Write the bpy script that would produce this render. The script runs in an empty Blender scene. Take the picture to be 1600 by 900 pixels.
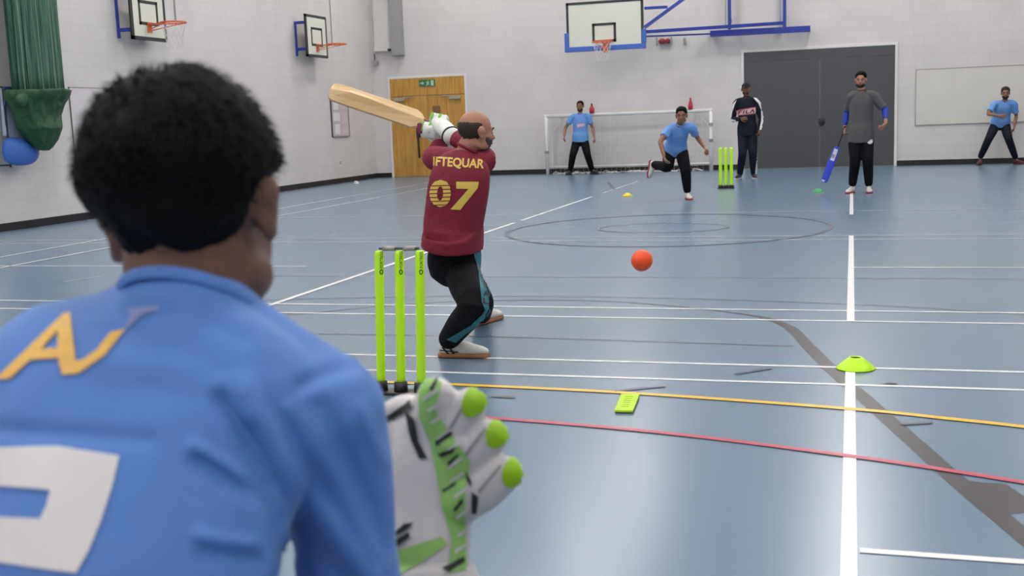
import bpy, bmesh, math, random
import numpy as np
from mathutils import Vector, Matrix, noise
from mathutils.bvhtree import BVHTree
random.seed(7); np.random.seed(7)
S = bpy.context.scene
COL = S.collection
V = Vector
PI = math.pi

# ------------------------------------------------------------------ camera
f_px, CAMH, yaw, pit, rol = 1760.0, 1.274, math.radians(-16.93), math.radians(8.387), math.radians(-2.118)
FW = V((math.sin(yaw)*math.cos(pit), math.cos(yaw)*math.cos(pit), -math.sin(pit)))
R0 = V((math.cos(yaw), -math.sin(yaw), 0)); U0 = R0.cross(FW)
RT = R0*math.cos(rol)+U0*math.sin(rol); UP = -R0*math.sin(rol)+U0*math.cos(rol)
CP = V((0, 0, CAMH))
cd = bpy.data.cameras.new('camera'); cam = bpy.data.objects.new('camera', cd); COL.objects.link(cam)
cd.sensor_width = 36; cd.lens = f_px/1600*36; cd.clip_start = .05; cd.clip_end = 200
M = Matrix((RT, UP, -FW)).transposed().to_4x4(); M.translation = CP; cam.matrix_world = M
cd.dof.use_dof = True; cd.dof.focus_distance = 7.5; cd.dof.aperture_fstop = 6.5
S.camera = cam

def ray(x, y): return FW*f_px+RT*(x-800)-UP*(y-450)
def atax(x, y, ax, v):
    d = ray(x, y); return CP+d*((v-CP[ax])/d[ax])
def X(x, y, v): return atax(x, y, 0, v)
def Y(x, y, v): return atax(x, y, 1, v)
def Fl(x, y, z=0): return atax(x, y, 2, z)
def K(x, y, z): return CP+ray(x, y)*(z/f_px)

XW, YF = -11.5, 26.455

# ------------------------------------------------------------------ materials
MATS = {}
def mat(name, col, rough=.6, metal=0, bump=0, bscale=40, var=0, vscale=8, spec=.5, emit=None, estr=0, stretch=None, alpha=1, sheen=0, bdist=.01):
    if name in MATS: return MATS[name]
    m = bpy.data.materials.new(name); m.use_nodes = True; n = m.node_tree.nodes; l = m.node_tree.links
    b = n['Principled BSDF']; b.inputs['Roughness'].default_value = rough; b.inputs['Metallic'].default_value = metal
    b.inputs['Specular IOR Level'].default_value = spec
    if sheen: b.inputs['Sheen Weight'].default_value = sheen
    c = tuple(col)+(1,)
    b.inputs['Base Color'].default_value = c
    tc = n.new('ShaderNodeTexCoord'); mp = n.new('ShaderNodeMapping'); l.new(tc.outputs['Object'], mp.inputs[0])
    if stretch: mp.inputs['Scale'].default_value = stretch
    if var:
        t = n.new('ShaderNodeTexNoise'); t.inputs['Scale'].default_value = vscale; t.inputs['Detail'].default_value = 4
        l.new(mp.outputs[0], t.inputs[0]); r = n.new('ShaderNodeMix'); r.data_type = 'RGBA'
        r.inputs[6].default_value = tuple(x*(1-var) for x in col)+(1,); r.inputs[7].default_value = tuple(min(1, x*(1+var)) for x in col)+(1,)
        l.new(t.outputs[0], r.inputs[0]); l.new(r.outputs[2], b.inputs['Base Color'])
    if bump:
        t = n.new('ShaderNodeTexNoise'); t.inputs['Scale'].default_value = bscale; t.inputs['Detail'].default_value = 3
        l.new(mp.outputs[0], t.inputs[0]); bp = n.new('ShaderNodeBump'); bp.inputs['Strength'].default_value = bump; bp.inputs['Distance'].default_value = bdist
        l.new(t.outputs[0], bp.inputs['Height']); l.new(bp.outputs[0], b.inputs['Normal'])
    if emit: b.inputs['Emission Color'].default_value = tuple(emit)+(1,); b.inputs['Emission Strength'].default_value = estr
    if alpha < 1: b.inputs['Alpha'].default_value = alpha
    MATS[name] = m; return m

def srgb(r, g, b):
    f = lambda c: (c/255/12.92 if c/255 <= .04045 else ((c/255+.055)/1.055)**2.4)
    return (f(r), f(g), f(b))

def wall_mat():
    m = bpy.data.materials.new('painted_blockwork'); m.use_nodes = True; n = m.node_tree.nodes; l = m.node_tree.links
    b = n['Principled BSDF']; b.inputs['Roughness'].default_value = .55
    g = n.new('ShaderNodeNewGeometry'); sp = n.new('ShaderNodeSeparateXYZ'); l.new(g.outputs['Position'], sp.inputs[0])
    ad = n.new('ShaderNodeMath'); l.new(sp.outputs[0], ad.inputs[0]); l.new(sp.outputs[1], ad.inputs[1])
    cb = n.new('ShaderNodeCombineXYZ'); l.new(ad.outputs[0], cb.inputs[0]); l.new(sp.outputs[2], cb.inputs[1])
    br = n.new('ShaderNodeTexBrick'); l.new(cb.outputs[0], br.inputs[0]); br.inputs['Scale'].default_value = 1
    br.inputs['Brick Width'].default_value = .44; br.inputs['Row Height'].default_value = .215; br.inputs['Mortar Size'].default_value = .006
    br.inputs['Mortar Smooth'].default_value = .5
    c = (.70, .665, .65); br.inputs[1].default_value = c+(1,); br.inputs[2].default_value = (.715, .68, .665, 1); br.inputs[3].default_value = (.65, .615, .60, 1)
    t = n.new('ShaderNodeTexNoise'); t.inputs['Scale'].default_value = 1.3; t.inputs['Detail'].default_value = 5
    l.new(g.outputs['Position'], t.inputs[0])
    mx = n.new('ShaderNodeMix'); mx.data_type = 'RGBA'; mx.blend_type = 'MULTIPLY'; mx.inputs[0].default_value = .18
    l.new(br.outputs[0], mx.inputs[6]); l.new(t.outputs[0], mx.inputs[7]); l.new(mx.outputs[2], b.inputs['Base Color'])
    bp = n.new('ShaderNodeBump'); bp.inputs['Strength'].default_value = .15; bp.inputs['Distance'].default_value = .006; bp.invert = True
    l.new(br.outputs['Fac'], bp.inputs['Height']); l.new(bp.outputs[0], b.inputs['Normal'])
    return m

def floor_mat():
    m = bpy.data.materials.new('blue_vinyl_floor'); m.use_nodes = True; n = m.node_tree.nodes; l = m.node_tree.links
    b = n['Principled BSDF']; b.inputs['Specular IOR Level'].default_value = .75
    g = n.new('ShaderNodeNewGeometry')
    t = n.new('ShaderNodeTexNoise'); t.inputs['Scale'].default_value = .5; t.inputs['Detail'].default_value = 2; l.new(g.outputs['Position'], t.inputs[0])
    mx = n.new('ShaderNodeMix'); mx.data_type = 'RGBA'; mx.inputs[6].default_value = (.122, .196, .278, 1); mx.inputs[7].default_value = (.152, .230, .312, 1)
    l.new(t.outputs[0], mx.inputs[0]); l.new(mx.outputs[2], b.inputs['Base Color']); b.inputs['Roughness'].default_value = .27
    return m

# ------------------------------------------------------------------ object helpers
def base_loc(o):
    v = V((0, 0, 0))
    while o is not None: v = v+o.location; o = o.parent
    return v
def link(name, me, m, parent=None, smooth=False):
    o = bpy.data.objects.new(name, me); COL.objects.link(o)
    if m is not None:
        idx = [p.material_index for p in me.polygons] if isinstance(m, (list, tuple)) else None
        if len(me.materials): me.materials.clear()
        for k in (m if isinstance(m, (list, tuple)) else [m]): me.materials.append(k)
        if idx: me.polygons.foreach_set('material_index', idx)
    if parent is not None:
        me.transform(Matrix.Translation(-base_loc(parent))); o.parent = parent
    if smooth: me.polygons.foreach_set('use_smooth', [True]*len(me.polygons))
    return o
def obj(name, bm, m, parent=None, smooth=False, bevel=0, fix=True):
    if fix: bmesh.ops.recalc_face_normals(bm, faces=bm.faces)
    me = bpy.data.meshes.new(name); bm.to_mesh(me); bm.free()
    o = link(name, me, m, parent, smooth)
    if bevel:
        d = o.modifiers.new('bevel', 'BEVEL'); d.width = bevel; d.segments = 2; d.limit_method = 'ANGLE'
    return o
def recentre(o, loc):
    o.data.transform(Matrix.Translation(-V(loc))); o.location = loc
def tag(o, label=None, cat=None, group=None, kind=None):
    if label: o['label'] = label
    if cat: o['category'] = cat
    if group: o['group'] = group
    if kind: o['kind'] = kind
    return o
def thing(name, label, cat, loc, group=None):
    o = bpy.data.objects.new(name, None); COL.objects.link(o); o.location = loc; o.empty_display_size = .1
    return tag(o, label, cat, group)
def single(name, bm, m, label, cat, loc=None, group=None, smooth=False, bevel=0):
    o = obj(name, bm, m, None, smooth, bevel)
    if loc is not None: recentre(o, loc)
    return tag(o, label, cat, group)

def bx(bm, a, b, mi=0):
    a, b = V(a), V(b); vs = []
    for z in (a.z, b.z):
        for x, y in ((a.x, a.y), (b.x, a.y), (b.x, b.y), (a.x, b.y)): vs.append(bm.verts.new((x, y, z)))
    for q in ((0, 3, 2, 1), (4, 5, 6, 7), (0, 1, 5, 4), (1, 2, 6, 5), (2, 3, 7, 6), (3, 0, 4, 7)):
        fc = bm.faces.new([vs[i] for i in q]); fc.material_index = mi
def box(a, b):
    bm = bmesh.new(); bx(bm, a, b); return bm
def frame_of(t, side):
    t = t.normalized(); a = side-t*side.dot(t)
    if a.length < 1e-4: a = t.orthogonal()
    a.normalize(); return t, a, t.cross(a)
def ring(bm, c, a, b, ra, rb, n): return [bm.verts.new(c+a*(ra*math.cos(2*PI*i/n))+b*(rb*math.sin(2*PI*i/n))) for i in range(n)]
def bridge(bm, r1, r2):
    n = len(r1)
    for i in range(n): bm.faces.new((r1[i], r1[(i+1) % n], r2[(i+1) % n], r2[i]))
def catmull(P, k):
    out = []
    n = len(P)
    for i in range(n-1):
        p0, p1, p2, p3 = P[max(i-1, 0)], P[i], P[i+1], P[min(i+2, n-1)]
        for j in range(k):
            t = j/k
            out.append([.5*((2*b)+(-a+c)*t+(2*a-5*b+4*c-d)*t*t+(-a+3*b-3*c+d)*t**3) for a, b, c, d in zip(p0, p1, p2, p3)])
    out.append(list(P[-1])); return out
def tube(bm, pts, rad, side=V((1, 0, 0)), n=12, k=4, cap='round', smooth=True):
    """loft through pts with (ra, rb) radii, ra along side; closed ends"""
    rr = [(r, r) if not isinstance(r, (tuple, list)) else r for r in (rad if isinstance(rad, (list, tuple)) and len(rad) == len(pts) else [rad]*len(pts))]
    D = [list(p)+list(r) for p, r in zip(pts, rr)]
    if smooth and len(D) > 2: D = catmull(D, k)
    C = [V(d[:3]) for d in D]; Rr = [d[3:] for d in D]
    rings = []
    for i, c in enumerate(C):
        t = (C[min(i+1, len(C)-1)]-C[max(i-1, 0)])
        if t.length < 1e-7: t = V((0, 0, 1))
        t, a, b = frame_of(t, side)
        ra, rb = Rr[i]
        if cap == 'round' and i == 0:
            m_ = min(ra, rb)
            for s in (.92, .55): rings.append(ring(bm, c-t*m_*s*.9, a, b, ra*math.sqrt(1-s*s), rb*math.sqrt(1-s*s), n))
        rings.append(ring(bm, c, a, b, ra, rb, n))
        if cap == 'round' and i == len(C)-1:
            m_ = min(ra, rb)
            for s in (.55, .92): rings.append(ring(bm, c+t*m_*s*.9, a, b, ra*math.sqrt(1-s*s), rb*math.sqrt(1-s*s), n))
    for r1, r2 in zip(rings, rings[1:]): bridge(bm, r1, r2)
    bm.faces.new(list(reversed(rings[0]))); bm.faces.new(rings[-1])
def ell(bm, c, r, rot=None, n=14):
    mt = Matrix.Translation(V(c)) @ (rot.to_4x4() if rot is not None else Matrix.Identity(4)) @ Matrix.Diagonal((r[0], r[1], r[2], 1))
    bmesh.ops.create_uvsphere(bm, u_segments=n, v_segments=max(8, n*2//3), radius=1, matrix=mt)
def rod(bm, a, b, r, n=8): tube(bm, [V(a), V(b)], r, V((.3, .5, .8)), n, cap='flat', smooth=False)
def bar(bm, a, b, w, h, side=V((0, 1, 0))):
    """rectangular bar a->b; w along side, h across"""
    a, b = V(a), V(b); t, s, u = frame_of(b-a, side); vs = []
    for c in (a, b):
        for i, j in ((-1, -1), (1, -1), (1, 1), (-1, 1)): vs.append(bm.verts.new(c+s*(w/2*i)+u*(h/2*j)))
    for q in ((0, 3, 2, 1), (4, 5, 6, 7), (0, 1, 5, 4), (1, 2, 6, 5), (2, 3, 7, 6), (3, 0, 4, 7)): bm.faces.new([vs[i] for i in q])
def lathe(bm, prof, c, n=32, R=None):
    c = V(c); rings = []
    for r, z in prof: rings.append([bm.verts.new(c+(R @ V((r*math.cos(2*PI*i/n), r*math.sin(2*PI*i/n), z)) if R else V((r*math.cos(2*PI*i/n), r*math.sin(2*PI*i/n), z)))) for i in range(n)])
    for a, b in zip(rings, rings[1:]): bridge(bm, a, b)
    return rings
def fuse(bm, voxel, smooth=6, fac=.5):
    """voxel-union everything in bm into one continuous surface -> mesh"""
    bmesh.ops.recalc_face_normals(bm, faces=bm.faces)
    me = bpy.data.meshes.new('tmp'); bm.to_mesh(me); bm.free()
    o = bpy.data.objects.new('tmp', me); COL.objects.link(o)
    r = o.modifiers.new('r', 'REMESH'); r.mode = 'VOXEL'; r.voxel_size = voxel; r.use_smooth_shade = True
    if smooth:
        s = o.modifiers.new('s', 'SMOOTH'); s.iterations = smooth; s.factor = fac
    dg = bpy.context.evaluated_depsgraph_get(); dg.update()
    out = bpy.data.meshes.new_from_object(o.evaluated_get(dg)); bpy.data.objects.remove(o); bpy.data.meshes.remove(me)
    return out
def fused(name, bm, m, parent, voxel, smooth=6, post=None):
    me = fuse(bm, voxel, smooth)
    if post: post(me)
    o = link(name, me, m, parent, True); return o

# decals: flat prints laid on a surface
def bvh_of(o):
    me = o.data; off = base_loc(o)
    return BVHTree.FromPolygons([v.co+off for v in me.vertices], [tuple(p.vertices) for p in me.polygons])
def lay(bm, tgt, edge, name, m, parent, off=.0015):
    """bm holds pixel coordinates (x, y, 0) of a flat print; press it onto tgt seen from the camera"""
    bmesh.ops.triangulate(bm, faces=bm.faces)
    for _ in range(7):
        es = [e for e in bm.edges if e.calc_length() > edge]
        if not es: break
        bmesh.ops.subdivide_edges(bm, edges=es, cuts=1); bmesh.ops.triangulate(bm, faces=bm.faces)
    kill = []
    for v in bm.verts:
        d = ray(v.co.x, v.co.y).normalized(); h = tgt.ray_cast(CP, d)
        if h[0] is None: kill.append(v); continue
        nrm = h[1] if h[1].dot(d) < 0 else -h[1]
        v.co = h[0]+nrm*off
    bmesh.ops.delete(bm, geom=kill, context='VERTS')
    if not bm.faces: bm.free(); return None
    bad = [e for e in bm.edges if e.calc_length() > .2]
    if bad: bmesh.ops.delete(bm, geom=bad, context='EDGES')
    return obj(name, bm, m, parent, True, fix=False)
def poly_bm(polys):
    bm = bmesh.new()
    for p in polys: bm.faces.new([bm.verts.new((x, y, 0)) for x, y in p])
    return bm
def text_mesh(s, bold=.0, shear=0):
    cu = bpy.data.curves.new('t', 'FONT'); cu.body = s; cu.size = 1; cu.offset = bold; cu.resolution_u = 3; cu.shear = shear
    o = bpy.data.objects.new('t', cu); COL.objects.link(o)
    dg = bpy.context.evaluated_depsgraph_get(); dg.update()
    me = bpy.data.meshes.new_from_object(o.evaluated_get(dg)); bpy.data.objects.remove(o)
    bm = bmesh.new(); bm.from_mesh(me)
    xs = [v.co.x for v in bm.verts]; ys = [v.co.y for v in bm.verts]; x0, x1, y0, y1 = min(xs), max(xs), min(ys), max(ys)
    for v in bm.verts: v.co.x = (v.co.x-x0)/(x1-x0); v.co.y = (v.co.y-y0)/(y1-y0)
    return bm
def text_quad(s, q, bold=.0, shear=0):
    """map text into quad TL,TR,BR,BL (2-D or 3-D tuples)"""
    bm = text_mesh(s, bold, shear); TL, TR, BR, BL = [V(p).to_3d() if len(p) == 2 else V(p) for p in q]
    for v in bm.verts:
        u, w = v.co.x, v.co.y; v.co = (BL*(1-u)+BR*u)*(1-w)+(TL*(1-u)+TR*u)*w
    return bm

# ------------------------------------------------------------------ shared materials
m_wall = wall_mat(); m_floor = floor_mat()
m_white = mat('white_line', (.80, .80, .80), .35, var=.05, vscale=6)
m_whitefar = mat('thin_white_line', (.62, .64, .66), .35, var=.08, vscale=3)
m_yel = mat('yellow_line', srgb(236, 190, 50), .35, var=.05)
m_red = mat('red_line', srgb(190, 70, 95), .35, var=.08)
m_blk = mat('dark_line', srgb(58, 53, 57), .35, var=.15, vscale=5)
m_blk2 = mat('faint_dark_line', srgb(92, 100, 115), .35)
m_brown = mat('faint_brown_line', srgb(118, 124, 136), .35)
m_base = mat('black_skirting', (.012, .010, .012), .45, var=.3)
m_ceil = mat('ceiling_white', (.40, .40, .40), .8, var=.05)
m_trim = mat('white_gloss', (.74, .71, .69), .35, var=.03)
m_metalblue = mat('blue_steel', srgb(38, 58, 150), .35, .1, var=.1)
m_bluepad = mat('blue_pad', srgb(66, 104, 190), .55, var=.08)
m_board = mat('board_face', (.70, .72, .62), .35, var=.03)
m_bline = mat('board_black', (.03, .028, .03), .5, var=.2)
m_orange = mat('orange_steel', srgb(225, 105, 50), .4, var=.08)
m_net = mat('white_cord', (.72, .70, .68), .8, var=.1)
m_grey = mat('grey_steel', (.33, .33, .33), .45, .2, var=.05)
m_dark = mat('dark_plastic', (.02, .02, .022), .45, var=.2)
m_neon = mat('neon_plastic', (.55, 1.0, .01), .38, var=.04)
m_lime = mat('lime_rubber', (.50, .74, .03), .55, var=.05, bump=.2)
SK = dict(mid=mat('skin_brown', (.27, .125, .075), .5, var=.12, vscale=14, bump=.1, bscale=200, bdist=.002),
          dark=mat('skin_dark', (.16, .075, .048), .5, var=.12, vscale=14, bump=.1, bscale=200, bdist=.002),
          light=mat('skin_tan', (.40, .185, .12), .5, var=.12, vscale=14, bump=.1, bscale=200, bdist=.002))
m_hair = mat('black_hair', (.005, .0045, .0045), .65, var=.5, vscale=60, bump=.6, bscale=120, bdist=.004, spec=.12)
m_hairb = mat('dark_brown_hair', (.035, .024, .018), .6, var=.4, vscale=60, bump=.6, bscale=120, bdist=.004, spec=.3)
m_stub = mat('stubble', (.055, .032, .024), .7, var=.4, vscale=120, bump=.3, bscale=200)
m_eye = mat('eye_white', (.24, .21, .19), .3, var=.05); m_iris = mat('eye_dark', (.015, .01, .008), .2, var=.1)
m_lip = mat('lips', (.26, .09, .075), .5, var=.1)
m_bshirt = mat('sky_blue_jersey', srgb(104, 152, 216), .75, var=.06, vscale=10, bump=.5, bscale=14, bdist=.02, sheen=.1)
m_maroon = mat('maroon_jersey', srgb(124, 20, 46), .75, var=.08, vscale=10, bump=.5, bscale=16, bdist=.02)
m_trou = mat('black_trousers', (.0055, .0055, .008), .8, var=.3, bump=.5, bscale=14, bdist=.02, spec=.15)
m_navy = mat('navy_tracksuit', (.008, .010, .020), .75, var=.2, bump=.5, bscale=12, bdist=.02, spec=.2)
m_greytee = mat('heather_grey_tee', (.095, .092, .098), .85, var=.14, vscale=30, bump=.5, bscale=14, bdist=.02)
m_sleeve = mat('royal_blue_sleeve', srgb(32, 62, 170), .6, var=.1, bump=.3, bscale=18)
m_shoew = mat('white_trainer', (.70, .68, .64), .5, var=.05, bump=.2)
m_shoed = mat('dark_trainer', (.03, .02, .022), .5, var=.2, bump=.2)
m_shoer = mat('maroon_trainer', (.10, .025, .03), .5, var=.2, bump=.2)
m_gum = mat('gum_sole', (.36, .15, .06), .6, var=.1); m_redsole = mat('red_sole', (.42, .03, .06), .5, var=.1)
m_print = mat('white_print', (.72, .70, .71), .6, var=.05); m_gold = mat('gold_print', srgb(222, 190, 88), .5, var=.1)
m_pinkw = mat('pale_pink_print', (.75, .5, .5), .6, var=.1)
m_teal = mat('teal_print', srgb(44, 118, 128), .6, var=.1)

# ------------------------------------------------------------------ SETTING
XR, YB, ZC = 9.5, -6.0, 7.2
fl = bmesh.new(); bx(fl, (XW-.3, YB-.3, -.2), (XR+.3, YF+.3, 0))
FM = [m_floor, m_white, m_whitefar, m_yel, m_red, m_blk, m_blk2, m_brown]
lvl = [0]
def strip(pts, w, mi, z=None):
    if isinstance(w, list): w = w[:len(pts)]
    """painted strip through floor points; w = width or list of widths"""
    lvl[0] += 1; z = (.0008+.00012*lvl[0]) if z is None else z
    P = [V((p[0], p[1], 0)) for p in pts]; W = w if isinstance(w, list) else [w]*len(P); prev = None
    for i, p in enumerate(P):
        t = (P[min(i+1, len(P)-1)]-P[max(i-1, 0)]).normalized(); s = V((-t.y, t.x, 0))*W[i]/2
        a = fl.verts.new((p+s)+V((0, 0, z))); b = fl.verts.new((p-s)+V((0, 0, z)))
        if prev: fc = fl.faces.new((prev[0], prev[1], b, a)); fc.material_index = mi
        prev = (a, b)
def pxl(pts, k=6): 
    c = catmull([list(Fl(*p))[:2] for p in pts], k) if len(pts) > 2 else [list(Fl(*p))[:2] for p in pts]
    return c
YA, YBc, sc = 5.739, 7.039, .805
# dark curved court marking, widening towards the camera as painted
strip(pxl([(420, 494), (500, 488), (590, 479), (700, 472), (850, 469), (960, 471.5), (1060, 479), (1130, 487), (1190, 496), (1232, 511), (1262, 540), (1300, 578), (1350, 622), (1420, 684), (1510, 764), (1600, 838), (1720, 940)], 5),
      [.028]*36+[.028+.0047*k_ for k_ in range(10)]+[.075]*35, 5)
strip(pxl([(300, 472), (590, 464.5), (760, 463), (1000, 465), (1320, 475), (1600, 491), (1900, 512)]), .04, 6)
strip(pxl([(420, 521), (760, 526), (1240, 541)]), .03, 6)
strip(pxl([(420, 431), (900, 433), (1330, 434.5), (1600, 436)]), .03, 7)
lvl[0] += 1
fc = fl.faces.new([fl.verts.new((Fl(x, y).x, Fl(x, y).y, .0008+.00012*lvl[0])) for x, y in ((1512, 752), (1573, 757), (1600, 776), (1660, 808), (1620, 812), (1600, 801), (1578, 804), (1540, 795))]); fc.material_index = 5
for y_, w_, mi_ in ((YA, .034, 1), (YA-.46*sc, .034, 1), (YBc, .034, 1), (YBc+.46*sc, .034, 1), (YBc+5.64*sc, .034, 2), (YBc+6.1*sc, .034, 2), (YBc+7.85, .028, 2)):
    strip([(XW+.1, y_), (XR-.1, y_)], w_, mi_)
strip([(.0, YBc+3.05*sc), (XR-1, YBc+3.05*sc)], .034, 1)
strip([(-10.4, YBc+3.05*sc), (-4.9, YBc+3.05*sc)], .034, 1)
strip([(.03, YA-3.05*sc), (XR-1, YA-3.05*sc)], .036, 1)
for a, b in ((2.0, YA+.03), (YBc-.02, YBc+6.1*sc), (14.35, 18.3)): strip([(0, a), (0, b)], .046, 1)
xd = Fl(520, 444).x
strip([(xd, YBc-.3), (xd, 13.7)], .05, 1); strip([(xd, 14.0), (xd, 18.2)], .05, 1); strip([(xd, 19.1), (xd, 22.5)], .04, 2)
for p, q in (((0, 402), (160, 375)), ((0, 419), (180, 386))):
    a, b = Fl(*p), Fl(*q); strip([(a.x, a.y), (a.x, 19)], .04, 1)
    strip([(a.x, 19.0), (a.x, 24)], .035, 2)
strip(pxl([(100, 441), (165, 431)]), .02, 2)
strip(pxl([(-300, 572), (0, 576), (300, 586), (580, 597), (740, 603), (1000, 616), (1330, 640), (1480, 655), (1600, 668), (1800, 694), (2100, 742), (2500, 820)]), .042, 3)
strip(pxl([(-300, 598), (100, 613), (500, 636), (805, 657), (1060, 680), (1330, 714), (1480, 736), (1600, 755), (1800, 786), (2100, 842), (2500, 930)]), .036, 4)
# centre circle
c0 = (Fl(796, 362)+Fl(1298, 352))/2; rr = (Fl(796, 362)-Fl(1298, 352)).length/2
strip([(c0.x+rr*math.cos(a*PI/40), c0.y+rr*math.sin(a*PI/40)) for a in range(81)], .05, 6)
c1 = Fl(1035, 356); strip([(c1.x+.75*math.cos(a*PI/20), c1.y+.55*math.sin(a*PI/20)) for a in range(41)], .03, 7)
for p in (((1150, 585), (1205, 576)), ((960, 612), (1040, 604)), ((1408, 664), (1456, 661)), ((768, 620), (805, 622)), ((1380, 600), (1402, 599)), ((1330, 292), (1345, 290))):
    strip(pxl(list(p)), .03, 6)
for p in (((960, 296), (950, 285)),): strip(pxl(list(p)), .05, 6)
fo = obj('floor', fl, FM, fix=False); tag(fo, kind='structure')
for name, a, b in (('wall_left', (XW-.2, YB, 0), (XW, YF, ZC)), ('wall_far', (XW-.2, YF, 0), (XR+.2, YF+.2, ZC)),
                   ('wall_right', (XR, YB, 0), (XR+.2, YF, ZC)), ('wall_back', (XW-.2, YB-.2, 0), (XR+.2, YB, ZC))):
    tag(obj(name, box(a, b), m_wall), kind='structure')
tag(obj('ceiling', box((XW-.2, YB-.2, ZC), (XR+.2, YF+.2, ZC+.2)), m_ceil), kind='structure')
hb = .115
D1 = (-11.03, -9.07); D2 = (-2.36, .89)
tag(obj('baseboard_left', box((XW, YB, 0), (XW+.02, YF, hb)), m_base, bevel=.004), kind='structure')
bm = bmesh.new()
for a, b in ((XW+.02, D1[0]-.06), (D1[1]+.06, D2[0]-.06), (D2[1]+.06, XR)): bx(bm, (a, YF-.02, 0), (b, YF, hb))
tag(obj('baseboard_far', bm, m_base), kind='structure')
tag(obj('baseboard_right', box((XR-.02, YB, 0), (XR, YF-.02, hb)), m_base), kind='structure')

# doors
def trim_frame(name, x0, x1, z1, w=.06):
    bm = bmesh.new(); bx(bm, (x0-w, YF-.035, 0), (x0, YF, z1)); bx(bm, (x1, YF-.035, 0), (x1+w, YF, z1)); bx(bm, (x0-w, YF-.035, z1), (x1+w, YF, z1+w))
    tag(obj(name, bm, m_trim, bevel=.004), kind='structure')
def wood_mat():
    m = bpy.data.materials.new('oak_veneer'); m.use_nodes = True; n = m.node_tree.nodes; l = m.node_tree.links
    b = n['Principled BSDF']; b.inputs['Roughness'].default_value = .4
    g = n.new('ShaderNodeNewGeometry'); mp = n.new('ShaderNodeMapping'); mp.inputs['Scale'].default_value = (14, 14, 1.2); l.new(g.outputs['Position'], mp.inputs[0])
    t = n.new('ShaderNodeTexNoise'); t.inputs['Scale'].default_value = 1.5; t.inputs['Detail'].default_value = 6; l.new(mp.outputs[0], t.inputs[0])
    cr = n.new('ShaderNodeValToRGB'); cr.color_ramp.elements[0].color = (.40, .20, .035, 1); cr.color_ramp.elements[1].color = (.62, .34, .07, 1)
    cr.color_ramp.elements[0].position = .3; cr.color_ramp.elements[1].position = .7
    l.new(t.outputs[0], cr.inputs[0]); l.new(cr.outputs[0], b.inputs['Base Color']); return m
m_oak = wood_mat()
trim_frame('trim_1', D1[0], D1[1], 2.43); trim_frame('trim_2', D2[0], D2[1], 2.63)
d1 = bpy.data.objects.new('door_1', None); COL.objects.link(d1); d1.location = ((D1[0]+D1[1])/2, YF, 0); tag(d1, kind='structure')
xm = (D1[0]+D1[1])/2
obj('transom_panel', box((D1[0], YF-.03, 2.0), (D1[1], YF, 2.43)), m_oak, d1)
for a, b in ((D1[0]+.004, xm-.004), (xm+.004, D1[1]-.004)): obj('door_leaf', box((a, YF-.022, .01), (b, YF, 1.99)), m_oak, d1, bevel=.003)
m_clos = mat('silver_closer', (.42, .42, .36), .4, .5)
for a, s in ((D1[0]+.1, 1), (D1[1]-.1, -1)):
    bm = bmesh.new(); bx(bm, (min(a, a+s*.3), YF-.07, 1.88), (max(a, a+s*.3), YF-.022, 1.95)); bar(bm, (a+s*.25, YF-.08, 1.965), (a+s*.55, YF-.06, 1.975), .02, .02)
    obj('door_closer', bm, m_clos, d1, bevel=.004)
pc = Y(683, 172, YF); obj('vision_panel', box((pc.x-.1, YF-.028, pc.z-.12), (pc.x+.1, YF-.02, pc.z+.1)), mat('dark_vision_glass', (.20, .11, .04), .15), d1)
pc = Y(655, 220, YF)
bm = bmesh.new(); bx(bm, (pc.x-.055, YF-.03, pc.z+.08), (pc.x+.055, YF-.02, pc.z+.36)); rod(bm, (pc.x, YF-.08, pc.z+.30), (pc.x+.02, YF-.08, pc.z-.42), .026); rod(bm, (pc.x, YF-.08, pc.z+.26), (pc.x, YF-.02, pc.z+.26), .012); rod(bm, (pc.x+.02, YF-.08, pc.z-.38), (pc.x+.02, YF-.02, pc.z-.38), .012)
obj('pull_handle', bm, m_dark, d1)
# exit sign (running figure, arrow and door)
a, b = Y(655.5, 125, YF), Y(681, 134.5, YF)
ex = thing('exit_sign', 'small green running-man exit sign fixed above the yellow oak double doors', 'exit sign', ((a.x+b.x)/2, YF-.03, b.z))
obj('sign_panel', box((a.x, YF-.045, b.z), (b.x, YF-.03, a.z)), mat('exit_green', (.03, .17, .075), .4, var=.05), ex)
m_exitw = mat('exit_white', (.45, .62, .45), .5)
bm = bmesh.new(); yy = YF-.048; h_ = a.z-b.z; w_ = b.x-a.x
def ep(u, v): return V((a.x+w_*u, yy, b.z+h_*v))
def quad(bm, *p): bm.faces.new([bm.verts.new(ep(*q)) for q in p])
quad(bm, (.06, .42), (.24, .42), (.24, .58), (.06, .58)); quad(bm, (.2, .25), (.34, .5), (.2, .75))
obj('arrow', bm, m_exitw, ex)
bm = bmesh.new()
for p in (((.44, .6), (.55, .7), (.56, .6), (.46, .5)), ((.5, .7), (.56, .72), (.6, .45), (.52, .42)), ((.52, .45), (.58, .42), (.5, .12), (.44, .15)), ((.56, .45), (.6, .42), (.66, .18), (.6, .2)), ((.53, .75), (.58, .75), (.58, .88), (.53, .88)), ((.57, .62), (.66, .5), (.66, .58), (.58, .7))): quad(bm, *p)
obj('running_figure', bm, m_exitw, ex)
bm = bmesh.new(); quad(bm, (.74, .1), (.92, .1), (.92, .9), (.74, .9)); obj('doorway_symbol', bm, m_exitw, ex)

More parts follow.
